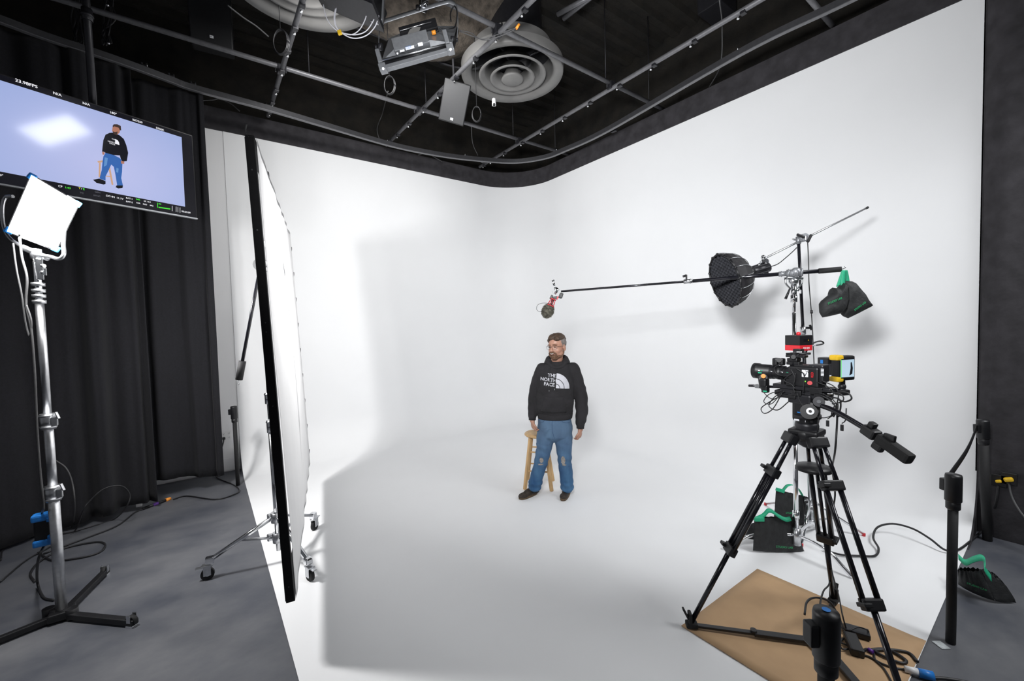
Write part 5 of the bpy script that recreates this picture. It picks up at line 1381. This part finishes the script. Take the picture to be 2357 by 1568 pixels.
k1_ = slabg('rear_pouch', [vh(x, y) for x, y in ((1937, 648), (1950, 646), (1962, 648), (1968, 655), (1985, 676), (2000, 698), (2006, 706), (1994, 712), (1975, 722), (1952, 733), (1940, 728), (1930, 705))], t, FW, .055, 2)
k2_ = slabg('pouch', [vf(x, y) for x, y in ((1916, 662), (1930, 664), (1942, 650), (1948, 656), (1950, 690), (1945, 712), (1935, 722), (1910, 728), (1893, 731), (1888, 722), (1887, 700), (1892, 692), (1914, 675))], t, FW, .050, 6)
bag_text(k2_, vf(1892, 703) - FW * .060, (RT + UP * .42).normalized(), (UP - RT * .3).normalized(), .014)
bag_text(k1_, vh(1950, 718) - FW * .070, (RT + UP * .75).normalized(), (UP - RT * .6).normalized(), .013)

# ================================================================== STOOL
SW = mat('pale_beech_wood', (.56, .36, .17), .5, noise_amt=.16, nscale=6, stretch=(6, 6, .8))
legpts = [gz(1208, 1128), gz(1270, 1132), gz(1273, 1108)]
l4 = legpts[0] + (legpts[2] - legpts[1]); SC = sum(legpts, l4) / 4
seat_c = gp(1238, 1000, SC, V((FW.x, FW.y, 0)))
SH = seat_c.z
SC2 = V((seat_c.x, seat_c.y, 0))
t = thing('wooden_stool', 'round pale wooden bar stool standing behind the man', 'stool', SC)
seat = B().lathe([(.001, 0), (.12, .0), (.145, .006), (.158, .018), (.158, .030), (.148, .040), (.10, .040), (.001, .036)], V((SC2.x, SC2.y, SH - .018)), seg=40)
obj('seat', seat, SW, t)
L4 = [legpts[0], legpts[1], legpts[2], l4]; tops = []
for f in L4:
    top_p = V((SC2.x, SC2.y, 0)) + (f - SC) * .52; top_p.z = SH - .015; tops.append(top_p)
    d = (top_p - f).normalized(); sd = d.cross(Z1).normalized()
    obj('leg', B().box((f + top_p) / 2 + Z1 * .0, (.034, .034, (top_p - f).length - .01), basis(d, sd), .006), SW, t)
for z, (i, j2) in ((.22, (0, 1)), (.22, (2, 3)), (.31, (1, 2)), (.31, (3, 0)), (.44, (0, 1)), (.44, (2, 3)), (.50, (1, 2)), (.50, (3, 0))):
    p = L4[i].lerp(tops[i], z / SH); q_ = L4[j2].lerp(tops[j2], z / SH); obj('rung', B().cyl(p, q_, .0095, seg=10), SW, t)

# ================================================================== THE MAN
MO = gz(1283, 1148); MO.z = 0
mf = V((-MO.x, -MO.y, 0)).normalized(); mr = V((-mf.y, mf.x, 0)); mr = mr if mr.dot(RT) > 0 else -mr
def m_(x, y, z): return MO + mr * (x + .018) + mf * y + V((0, 0, z))
RM = Matrix((mr, mf, Z1)).transposed()
SKIN = mat('skin', (.37, .195, .135), .5, noise_amt=.08, nscale=25)
HOOD = mat('charcoal_hoodie_fleece', (.0125, .0115, .0135), .9, noise_amt=.35, nscale=7, bump=.25, bscale=90)
DENIM = mat('faded_blue_denim', (.055, .15, .30), .85)
def denim():
    nt = DENIM.node_tree; N = nt.nodes; L = nt.links; b_ = N['Principled BSDF']; tc = N['Texture Coordinate']
    n1 = N.new('ShaderNodeTexNoise'); n1.inputs['Scale'].default_value = 6; n1.inputs['Detail'].default_value = 6
    mp = N.new('ShaderNodeMapping'); mp.inputs['Scale'].default_value = (1.6, 1.6, .7); L.new(tc.outputs['Object'], mp.inputs['Vector']); L.new(mp.outputs['Vector'], n1.inputs['Vector'])
    r = N.new('ShaderNodeValToRGB'); e = r.color_ramp.elements; e[0].position = .32; e[0].color = (.014, .065, .165, 1); e[1].position = .72; e[1].color = (.055, .145, .27, 1)
    L.new(n1.outputs['Fac'], r.inputs['Fac'])
    # fading thighs lighter than shins
    sx = N.new('ShaderNodeSeparateXYZ'); L.new(tc.outputs['Object'], sx.inputs[0])
    mr_ = N.new('ShaderNodeMapRange'); mr_.inputs['From Min'].default_value = .25; mr_.inputs['From Max'].default_value = .75; L.new(sx.outputs['Z'], mr_.inputs['Value'])
    mx = N.new('ShaderNodeMix'); mx.data_type = 'RGBA'; mx.blend_type = 'MIX'; mx.inputs[7].default_value = (.11, .15, .20, 1)
    ml = N.new('ShaderNodeMath'); ml.operation = 'MULTIPLY'; ml.inputs[1].default_value = .5; L.new(mr_.outputs['Result'], ml.inputs[0])
    L.new(ml.outputs[0], mx.inputs[0]); L.new(r.outputs['Color'], mx.inputs[6]); L.new(mx.outputs[2], b_.inputs['Base Color'])
    n2 = N.new('ShaderNodeTexNoise'); n2.inputs['Scale'].default_value = 35; bp = N.new('ShaderNodeBump'); bp.inputs['Strength'].default_value = .25; bp.inputs['Distance'].default_value = .01
    L.new(tc.outputs['Object'], n2.inputs['Vector']); L.new(n2.outputs['Fac'], bp.inputs['Height']); L.new(bp.outputs['Normal'], b_.inputs['Normal'])
denim()
HAIR = mat('brown_hair', (.050, .028, .016), .6, noise_amt=.5, nscale=30, bump=.8, bscale=60, stretch=(3, 1, 1))
HAIRG = mat('greying_hair', (.15, .13, .12), .65, noise_amt=.4, nscale=60, bump=.6, bscale=90)
BEARD = mat('brown_beard', (.12, .06, .032), .75, noise_amt=.45, nscale=70, bump=.5, bscale=120)
SHOE = mat('dark_brown_shoe_mesh', (.035, .026, .020), .8, noise_amt=.4, nscale=50, bump=.4, bscale=80)
SOLE = mat('brown_rubber_sole', (.10, .065, .035), .7, noise_amt=.3, nscale=50)
TEETH = mat('teeth', (.42, .38, .34), .5); EYE_ = mat('dark_eye', (.03, .02, .015), .2); LIP = mat('lips', (.24, .10, .08), .6)
LOGO = mat('white_hoodie_print', (.48, .48, .52), .6, noise_amt=.03, nscale=30)
GLASSF = mat('dark_wire_frame', (.03, .03, .035), .3, .7)
man = thing('person', 'smiling bearded man in glasses, black hoodie and ripped jeans standing by a stool', 'person', MO)

def ell(b, p, rx, ry, rz, R=None): b.ball(p, 1, 20, (rx, ry, rz), R or RM)
def chain(b, pts):
    """pts: list of (x,y,z,r) in the man's frame, tapering limbs with rounded joints"""
    P = [(m_(*q[:3]), q[3]) for q in pts]
    for (a, ra), (c, rc) in zip(P[:-1], P[1:]): b.cyl(a, c, ra, rc, seg=18)
    for a, ra in P: b.ball(a, ra * .995, 16)
def torso(b, secs, seg=28):
    """secs: (cx, cy, z, rx, ry)"""
    b.rings([[m_(cx + rx * cos(2 * pi * k / seg), cy + ry * sin(2 * pi * k / seg), z) for k in range(seg)] for cx, cy, z, rx, ry in secs])
# head frame: turned toward picture-left, slightly down, slightly tilted
HC = m_(.012, .035, 1.672)
ha_ = radians(33)
hf = (mf * cos(ha_) - mr * sin(ha_) - Z1 * .08).normalized(); hz0 = (Z1 - mr * .06).normalized(); hr = hf.cross(hz0).normalized(); hr = hr if hr.dot(mr) > 0 else -hr
hz = hr.cross(hf).normalized(); hz = hz if hz.z > 0 else -hz
RH = Matrix((hr, hf, hz)).transposed()
HS = 1.12
def h_(x, y, z): return HC + (hr * x + hf * y + hz * z) * HS
# --- body: one continuous skin
b = B()
ell(b, h_(0, -.010, .025), .076 * HS, .094 * HS, .092 * HS, RH)     # cranium
ell(b, h_(0, .020, -.030), .064 * HS, .070 * HS, .080 * HS, RH)     # face mass
ell(b, h_(0, .045, -.085), .040 * HS, .038 * HS, .034 * HS, RH)     # jaw / chin
for s_ in (-1, 1):
    ell(b, h_(s_ * .036, .044, -.034), .028 * HS, .032 * HS, .030 * HS, RH)   # cheek
    ell(b, h_(s_ * .045, .010, -.070), .022 * HS, .040 * HS, .028 * HS, RH)   # jaw corner
    ell(b, h_(s_ * .078, -.010, -.018), .010 * HS, .020 * HS, .032 * HS, RH)   # ear
    ell(b, h_(s_ * .030, .073, .022), .024 * HS, .012 * HS, .008 * HS, RH)    # brow
b.cyl(h_(0, .078, .010), h_(0, .104, -.028), .008 * HS, .014 * HS, seg=12); ell(b, h_(0, .104, -.030), .013 * HS, .014 * HS, .011 * HS, RH)
for s_ in (-1, 1): ell(b, h_(s_ * .012, .094, -.034), .008 * HS, .009 * HS, .007 * HS, RH)
b.cyl(h_(0, -.01, -.06), m_(0, -.02, 1.47), .058, .066, seg=20)     # neck
torso(b, [(-.02, 0, .86, .15, .11), (-.03, 0, .95, .165, .115), (-.02, 0, 1.15, .165, .12), (0, 0, 1.35, .175, .11), (0, 0, 1.45, .12, .085), (0, -.01, 1.50, .06, .06)])
RA = [(-.155, -.01, 1.42, .062), (-.245, -.03, 1.15, .045), (-.268, .045, .90, .030), (-.268, .055, .875, .028)]
LA = [(.165, -.01, 1.42, .062), (.245, -.04, 1.10, .045), (.245, .04, .82, .030), (.242, .045, .775, .028)]
chain(b, RA); chain(b, LA)
RLG = [(-.105, 0, .84, .095), (-.175, .03, .48, .060), (-.262, -.02, .13, .043), (-.262, -.04, .08, .04)]
LLG = [(.055, 0, .84, .095), (.070, .01, .47, .060), (.092, -.05, .13, .043), (.095, -.06, .08, .04)]
chain(b, RLG); chain(b, LLG)
# hands: palm, four unequal curled fingers, thumb off the side
def hand(b, wrist, down, palm_n, side, ring=False):
    """side: toward thumb"""
    w = V(wrist); down = V(down).normalized(); side = V(side); side = (side - down * side.dot(down)).normalized(); pn = down.cross(side).normalized()
    if pn.dot(V(palm_n)) < 0: pn = -pn
    Rh = Matrix((side, pn, down)).transposed()
    b.ball(w + down * .045, 1, 16, (.040, .019, .050), Rh); b.ball(w + down * .02 + side * .015, 1, 12, (.024, .020, .032), Rh)
    for i, ln in enumerate((.068, .076, .071, .056)):
        o0 = w + down * (.080 - .003 * abs(i - 1.2)) + side * (.029 - .0195 * i)
        o1 = o0 + (down * .85 + pn * .5) * ln * .42; o2 = o1 + (down * .25 + pn * .95) * ln * .34; o3 = o2 + (down * -.45 + pn * .85) * ln * .26
        r = .0098 - .0006 * i
        for a_, c_, r1, r2 in ((o0 - down * .02, o1, r, r * .96), (o1, o2, r * .96, r * .9), (o2, o3, r * .9, r * .75)): b.cyl(a_, c_, r1, r2, seg=10); b.ball(c_, r2, 10)
    t0 = w + down * .030 + side * .030; t1 = t0 + (side * .55 + down * .75 + pn * .35) * .038; t2 = t1 + (down * .85 + pn * .5 - side * .15) * .030
    b.cyl(t0, t1, .0125, .011, seg=10); b.ball(t1, .011, 10); b.cyl(t1, t2, .011, .009, seg=10); b.ball(t2, .0088, 10)
hand(b, m_(*RA[-1][:3]), -Z1 * 1 + mr * .10, mr * 1 - mf * .3, mf * .9 + mr * .35)
hand(b, m_(*LA[-1][:3]), -Z1 * 1 - mr * .10, -mr * .9 - mf * .35, mf * .9 - mr * .45)
body = remesh(b, .0048, 4, .6)
bo = obj('body', body, [SKIN], man)

# --- face parts
for s_ in (-1, 1):
    e0 = h_(s_ * .031, .082, .002); b = B(); b.ball(e0, 1, 14, (.0125, .006, .0052), RH); obj('eye', b, EYE_, man)
    b = B(); b.tube([h_(s_ * .012, .090, .024), h_(s_ * .030, .090, .027), h_(s_ * .050, .078, .021)], .0035 * HS, 6); obj('eyebrow', b, BEARD, man)
b = B(); b.tube([h_(-.030, .084, -.045), h_(-.015, .098, -.055), h_(0, .102, -.059), h_(.015, .098, -.055), h_(.030, .084, -.045)], .0046 * HS, 8); obj('teeth', b, TEETH, man)
b = B(); b.tube([h_(-.027, .087, -.052), h_(-.013, .096, -.064), h_(0, .100, -.066), h_(.013, .096, -.064), h_(.027, .087, -.052)], .0032 * HS, 8); obj('lower_lip', b, LIP, man)
b = B()   # goatee, jaw beard and moustache
ell(b, h_(0, .054, -.098), .034 * HS, .036 * HS, .030 * HS, RH); ell(b, h_(0, .070, -.086), .030 * HS, .026 * HS, .016 * HS, RH)
for s_ in (-1, 1):
    pts = [h_(s_ * .012, .101, -.046), h_(s_ * .030, .092, -.052), h_(s_ * .037, .080, -.070), h_(s_ * .033, .070, -.092)]
    b.tube(pts, .0085 * HS, 10)
    b.tube([h_(s_ * .033, .060, -.095), h_(s_ * .052, .028, -.088), h_(s_ * .066, .0, -.066), h_(s_ * .070, -.008, -.030)], [.014 * HS, .006 * HS], 10)
b.tube([h_(-.014, .101, -.046), h_(0, .106, -.043), h_(.014, .101, -.046)], .0065 * HS, 8)
bd_ = remesh(b, .0045, 1)
for v in bd_.bm.verts: v.co += (v.co - h_(0, 0, -.06)).normalized() * .0025 * noise.noise(v.co * 120)
obj('beard', bd_, BEARD, man)
# hair: short grey sides, longer brown top swept across
b = B()
ell(b, h_(0, -.022, .030), .0815 * HS, .092 * HS, .086 * HS, RH)
hb = remesh(b, .005, 0)
kill = [v for v in hb.bm.verts if ((v.co - HC).dot(hf) > .045 * HS - .0 * 1 and (v.co - HC).dot(hz) < .06 * HS) or (v.co - HC).dot(hz) < (-.012 if (v.co - HC).dot(hf) > -.03 else -.065) * HS]
bmesh.ops.delete(hb.bm, geom=kill, context='VERTS'); bmesh.ops.holes_fill(hb.bm, edges=hb.bm.edges)
obj('hair_sides', hb, HAIRG, man)
b = B()
ell(b, h_(0, -.012, .080), .077 * HS, .086 * HS, .046 * HS, RH); ell(b, h_(-.012, .042, .084), .046 * HS, .036 * HS, .032 * HS, RH); ell(b, h_(.026, .034, .076), .048 * HS, .040 * HS, .028 * HS, RH); ell(b, h_(.0, -.055, .060), .070 * HS, .045 * HS, .050 * HS, RH)
ell(b, h_(-.044, .022, .060), .028 * HS, .045 * HS, .030 * HS, RH)
ht = remesh(b, .0055, 1)
for v in ht.bm.verts:
    q_ = v.co - HC; s2 = q_.dot(hr) * 30 + q_.dot(hf) * 55
    v.co += (v.co - h_(0, 0, .03)).normalized() * (.0022 * sin(s2 * 2.2 + 3 * noise.noise(v.co * 22)) + .006 * noise.noise(v.co * 40))
obj('hair_top', ht, HAIR, man)
# glasses
b = B()
for s_ in (-1, 1):
    sq = lambda q: abs(q) ** .6 * (1 if q > 0 else -1)
    ring = [h_(s_ * (.033 + .025 * sq(cos(a))), .100 - .010 * abs(cos(a)) * (1 if cos(a) > 0 else .2), .000 + .0145 * sq(sin(a))) for a in [2 * pi * k / 20 for k in range(21)]]
    b.tube(ring, .0010, 6, 1); b.tube([h_(s_ * .058, .090, .008), h_(s_ * .078, .060, .006), h_(s_ * .083, .0, .0), h_(s_ * .080, -.02, -.006)], .0016, 6)
    b.mi = 0
b.tube([h_(-.010, .104, .006), h_(0, .108, .009), h_(.010, .104, .006)], .0015, 6)
obj('glasses', b, GLASSF, man)

# --- hoodie
b = B()
torso(b, [(-.025, .0, .925, .186, .140), (-.025, .0, .955, .196, .150), (-.025, .008, 1.02, .205, .165), (-.022, .012, 1.12, .205, .170), (-.015, .008, 1.24, .203, .158), (-.005, .0, 1.34, .202, .142), (.003, -.01, 1.42, .185, .120), (.01, -.018, 1.475, .140, .096), (.012, -.02, 1.51, .088, .080)])
chain(b, [(-.150, -.015, 1.425, .070), (-.205, -.02, 1.28, .072), (-.248, -.03, 1.12, .064), (-.262, .01, .99, .057), (-.266, .035, .925, .048)])
chain(b, [(.175, -.015, 1.420, .076), (.222, -.03, 1.27, .080), (.262, -.04, 1.10, .074), (.266, .0, .96, .066), (.250, .03, .865, .058), (.244, .038, .835, .050)])
hd_ = remesh(b, .0075, 3, .6)
for v in hd_.bm.verts:
    l_ = v.co - MO; x, z = l_.dot(mr), l_.z
    nrm_ = V((l_.x - mr.x * x * .3, l_.y - mr.y * x * .3, 0)); nrm_ = nrm_.normalized() if nrm_.length > 1e-4 else mf
    fold = .007 * noise.noise(V((x * 4, l_.dot(mf) * 4, z * 16))) + .004 * noise.noise(V((x * 14, l_.dot(mf) * 14, z * 22)))
    if abs(x) > .21: fold += .0016 * sin(z * 60 + x * 50 + 6 * noise.noise(V((x * 6, z * 4, 1))))
    if z < 1.06 and abs(x) < .2: fold += .008 * noise.noise(V((x * 7, 2, z * 9)))
    v.co += nrm_ * fold
ho = obj('hoodie', hd_, HOOD, man)
b = B(); torso(b, [(-.025, 0, .892, .184, .138), (-.025, 0, .905, .188, .142), (-.025, 0, .945, .194, .148), (-.025, 0, .955, .185, .140)], 60); obj('waist_rib', b, HOOD, ho)
for pts in ([(-.267, .040, .935, .042), (-.269, .048, .880, .038)], [(.245, .036, .845, .044), (.242, .044, .785, .040)]):
    b = B(); P = [m_(*q_[:3]) for q_ in pts]; b.cyl(P[0], P[1], pts[0][3], pts[1][3], seg=24); obj('cuff', b, HOOD, ho)
# hood: thick collar roll, open at the front, bag of the hood behind
b = B()
rim_ = []
for k in range(25):
    a = -pi * .5 + 2 * pi * k / 24
    # a = -90deg is behind, +90deg front
    fr = (1 + sin(a)) / 2
    rim_.append(m_(.012 + (.118 - .030 * fr) * cos(a) * 1.0, -.015 + .098 * sin(a), 1.555 - .110 * fr ** 1.3))
b.tube(rim_, .0235, 12, 3)
ell(b, m_(.02, -.125, 1.50), .12, .05, .085); ell(b, m_(.0, -.09, 1.46), .15, .06, .06)
for s_ in (-1, 1): ell(b, m_(.012 + s_ * .085, -.03, 1.495), .055, .09, .04)
hh_ = remesh(b, .006, 3, .6)
obj('hood', hh_, HOOD, ho)
b = B(); torso(b, [(.005, -.01, 1.46, .085, .078), (.004, .0, 1.492, .072, .066), (.003, .0, 1.502, .066, .060)], 30); obj('t_shirt', b, BLACKR, man)
# front direction of the chest for print
def chest(x, z, out=0.0):
    """point on the front surface found by casting a ray onto the hoodie"""
    o_ = m_(x, .6, z); loc = o_ - man.location
    return o_
from mathutils.bvhtree import BVHTree
def bvh_of(o_):
    me = o_.data; base = root_loc(o_) if not o_.parent else root_loc(o_)
    return BVHTree.FromPolygons([tuple(v.co + base) for v in me.vertices], [tuple(p.vertices) for p in me.polygons])
BH = bvh_of(ho)
def wrap(bb, bv, lift, back=.5, dirn=None):
    dirn = dirn or -mf
    for v in bb.bm.verts:
        h = bv.ray_cast(v.co - dirn * back, dirn, 2)
        if h[0] is not None: v.co = h[0] - dirn * lift
def subdiv(bb, n=1):
    bmesh.ops.triangulate(bb.bm, faces=bb.bm.faces); bmesh.ops.subdivide_edges(bb.bm, edges=bb.bm.edges, cuts=n)
lu_ = (mr - Z1 * .10).normalized(); lv_ = (Z1 + mr * .08).normalized()
b = B(); b.smooth = False
def lp(x, y): return m_(-.012, .22, 1.30) + lu_ * x + lv_ * y
for s3, x, y in (('THE', -.083, .050), ('NORTH', -.160, .004), ('FACE', -.120, -.042)): b.text(s3, lp(x, y), lu_, lv_, .034, bold=.022)
def band(r0, r1):
    n2 = 14; pts = [(.008 + r1 * sin(pi / 2 * k / n2), -.056 + r1 * 1.06 * cos(pi / 2 * k / n2)) for k in range(n2 + 1)]
    if r0 > 0: pts += [(.008 + r0 * sin(pi / 2 * k / n2), -.056 + r0 * 1.06 * cos(pi / 2 * k / n2)) for k in range(n2, -1, -1)]
    else: pts.append((.008, -.056))
    for k in range(n2):
        if r0 > 0: q4 = [pts[k], pts[k + 1], pts[2 * n2 + 1 - k - 1], pts[2 * n2 + 1 - k]]
        else: q4 = [pts[k], pts[k + 1], pts[-1]]
        b.poly([lp(*p) for p in q4])
band(.090, .142); band(.043, .084); band(0, .037)
subdiv(b, 1); wrap(b, BH, .0035)
obj('printed_logo', b, LOGO, ho)
# drawstrings
for x0, x1, z1 in ((-.066, -.078, 1.225), (.002, -.022, 1.238)):
    b = B(); pts = [m_(x0 + (x1 - x0) * k / 6, .3, 1.455 + (z1 - 1.455) * k / 6) for k in range(7)]
    pp2 = []
    for p in pts:
        h = BH.ray_cast(p, -mf, 2); pp2.append((h[0] if h[0] is not None else p - mf * .15) + mf * .007)
    b.tube(pp2, .0028, 6); b.mi = 1; b.cyl(pp2[-1], pp2[-1] - Z1 * .018, .0032, seg=8); obj('drawstring', b, [BLACKR, STEEL], ho)
# pocket
b = B(); g = []
for i in range(13):
    r_ = []
    for j2 in range(9):
        u, v = i / 12, j2 / 8; w_ = .10 + .045 * (1 - v) if v > .35 else .13
        r_.append(b.bm.verts.new(m_(-.035 + (u - .5) * 2 * w_, .3, .985 + .165 * v)))
    g.append(r_)
for i in range(12):
    for j2 in range(8): b._f([g[i][j2], g[i + 1][j2], g[i + 1][j2 + 1], g[i][j2 + 1]])
wrap(b, BH, .006); o_ = obj('front_pocket', b, HOOD, ho); s__ = o_.modifiers.new('t', 'SOLIDIFY'); s__.thickness = .004
# --- jeans
b = B()
torso(b, [(-.03, 0, .925, .170, .128), (-.03, 0, .86, .182, .135), (-.028, 0, .78, .192, .140), (-.025, 0, .70, .182, .130), (-.025, 0, .665, .13, .10), (-.03, 0, .635, .05, .06)])
chain(b, [(-.120, .0, .80, .100), (-.135, .015, .66, .094), (-.165, .03, .50, .079), (-.20, .02, .36, .071), (-.245, -.01, .22, .072), (-.262, -.03, .135, .075)])
chain(b, [(.062, .0, .80, .102), (.062, .01, .66, .096), (.068, .02, .48, .080), (.076, .0, .34, .073), (.088, -.03, .20, .072), (.092, -.045, .115, .074)])
je = remesh(b, .007, 3, .6)
cut = [v for v in je.bm.verts if False]
for v in je.bm.verts:
    l_ = v.co - MO; x, y, z = l_.dot(mr), l_.dot(mf), l_.z
    cx_ = (-.13 - .13 * max(0, (.7 - z)) / .6) if x < -.03 else .075
    n_ = V((0, 0, 0)) + mr * (x - .018 - cx_) + mf * y; n_ = n_.normalized() if n_.length > 1e-4 else mf
    f = .006 * noise.noise(V((x * 9, y * 9, z * 14)))
    if z < .24: f += .005 * sin(z * 80 + 4 * noise.noise(V((x * 10, y * 10, 2)))) * (.24 - z) / .12
    if .38 < z < .62: f += .007 * sin(z * 62 + x * 26) * (.4 + noise.noise(V((x * 6, 4, z * 6))))
    if .62 < z < .8: f += .003 * sin((z + abs(x) * 1.3) * 60) * noise.noise(V((x * 5, 1, z * 4))) * 2
    v.co += n_ * f
for v in je.bm.verts: v.co.z = max(v.co.z, .062)
jo = obj('jeans', je, DENIM, man)
BJ = bvh_of(jo)
RIP = mat('frayed_white_denim', (.27, .245, .22), .9, noise_amt=.35, nscale=60); 
def patch(name, cx_, cz_, w_, h_h, m, parent, seed, lift=.003, jag=.22):
    b = B(); rings_ = []; n2 = 26
    c = b.bm.verts.new(m_(cx_, .4, cz_)); prev = [c] * n2
    for rr in (.25, .5, .75, 1.0):
        cur = []
        for k in range(n2):
            a = 2 * pi * k / n2; j_ = 1 + (jag * noise.noise(V((cos(a) * 3, sin(a) * 3, seed))) + jag * .5 * sin(k * 2.6)) * (rr > .7)
            cur.append(b.bm.verts.new(m_(cx_ + w_ * rr * j_ * cos(a), .4, cz_ + h_h * rr * j_ * sin(a))))
        for k in range(n2):
            if rr == .25: b._f([c, cur[k], cur[(k + 1) % n2]])
            else: b._f([prev[k], cur[k], cur[(k + 1) % n2], prev[(k + 1) % n2]])
        prev = cur
    wrap(b, BJ, lift); return obj(name, b, m, parent)
patch('knee_rip', .052, .455, .022, .048, RIP, jo, 2); patch('knee_rip', -.178, .458, .020, .030, RIP, jo, 6)
patch('knee_rip', .060, .405, .022, .012, RIP, jo, 12, jag=.6); patch('knee_rip', -.192, .412, .028, .008, RIP, jo, 21, jag=.6)
SEAM = mat('denim_seam', (.035, .075, .16), .9)
def seam(name, pts, r=.0022, lift=.001):
    pp3 = []
    for x, z in pts:
        h = BJ.ray_cast(m_(x, .4, z), -mf, 2); pp3.append((h[0] if h[0] is not None else m_(x, .13, z)) + mf * lift)
    obj(name, B().tube(pp3, r, 6), SEAM, jo)
seam('fly_seam', [(-.055, .90), (-.057, .84), (-.055, .78), (-.045, .74), (-.035, .70)])
seam('pocket_seam', [(.045, .905), (.050, .880), (.075, .865), (.12, .858), (.145, .862)])
seam('pocket_seam', [(-.135, .905), (-.140, .885), (-.160, .868), (-.19, .862)])
# --- shoes
def shoe(name, heel, toe, label=None):
    heel, toe = V(heel), V(toe); d = (toe - heel); L_ = d.length; d.normalize(); sd = V((d.y, -d.x, 0))
    b = B()
    def E(f, s2, z, rx, ry, rz): b.ball(heel + d * (f * L_) + sd * s2 + Z1 * z, 1, 18, (rx, ry, rz), Matrix((d, sd, Z1)).transposed())
    E(.20, 0, .055, .055, .038, .048); E(.45, 0, .048, .085, .042, .042); E(.78, 0, .036, .068, .045, .032); E(.25, 0, .095, .040, .036, .03)
    o_ = obj(name, remesh(b, .006, 2), SHOE, man)
    b = B(); rg2 = []
    for z, k in ((.002, .97), (.012, 1.02), (.024, 1.0), (.028, .95)):
        rg2.append([heel + d * (L_ * (.5 + .53 * k * cos(a))) + sd * ((.038 + .010 * cos(a) * (1 if cos(a) > 0 else .4)) * k * (abs(sin(a)) ** .75) * (1 if sin(a) > 0 else -1)) + Z1 * (z + .006 * max(0, cos(a)) ** 3) for a in [2 * pi * j2 / 30 for j2 in range(30)]])
    b.rings(rg2); obj('sole', b, SOLE, o_)
    b = B()
    for k in range(5): c = heel + d * (L_ * (.40 + .07 * k)) + Z1 * (.098 - .007 * k); b.tube([c - sd * .026 - Z1 * .010, c, c + sd * .026 - Z1 * .010], .0028, 6)
    obj('laces', b, BLACKR, o_)
shoe('shoe', m_(-.250, -.12, 0), m_(-.425, .055, 0)); shoe('shoe', m_(.115, -.19, 0), m_(.035, .075, 0))
# ankle/sock
obj('sock', B().cyl(m_(-.262, -.04, .06), m_(-.262, -.035, .15), .046, seg=18), BLACKR, man)

# ================================================================== LIGHTS
def area(name, loc, direction, sx, sy, power, col=(1, 1, 1), spread=180, shape='RECTANGLE'):
    l = bpy.data.lights.new(name, 'AREA'); l.shape = shape; l.size = sx; l.size_y = sy; l.energy = power; l.color = col; l.spread = radians(spread)
    o_ = bpy.data.objects.new(name, l); COL.objects.link(o_); o_.location = loc
    o_.rotation_euler = V(direction).normalized().to_track_quat('-Z', 'Y').to_euler(); return o_
area('key_panel_lamp', LP, ((FA + FD * 1.3 + fu * 1.3 - LP).normalized() + V((0, .30, 0))), .50, .40, 195, (1, .99, .98))
area('overhead_soft_lamp', V((1.50, 1.62, 4.85)), V((.25, .45, -1)), .60, .6, 16, (.97, .985, 1))
area('camera_top_lamp', V((.15, .42, 2.78)), V((.80, .60, .10)), .5, .42, 100, (.98, .99, 1), 108)
area('added_side_fill', V((4.4, -1.3, 4.3)), V((-.05, .42, -.90)), 2.0, 1.2, 55, (.97, .985, 1), 105)  # unseen fill added to brighten the right-hand floor, not a studio fixture
area('hanging_light_lamp', gd(968, 92, 4.15), V((FW.x, FW.y, -.42)), .6, .45, 22, (1, .995, .98), 150)
area('black_fixture_lamp', gd(800, 40, 3.95), V((-.22, .90, -.62)), .5, .3, 17, (1, .995, .98), 140)
w = bpy.data.worlds.new('world'); scene.world = w; w.use_nodes = True
w.node_tree.nodes['Background'].inputs[0].default_value = (.75, .78, .85, 1); w.node_tree.nodes['Background'].inputs[1].default_value = .12
scene.view_settings.view_transform = 'Standard'
scene.view_settings.look = 'None'
scene.view_settings.exposure = 0
scene.cycles.max_bounces = 8
scene.cycles.diffuse_bounces = 5
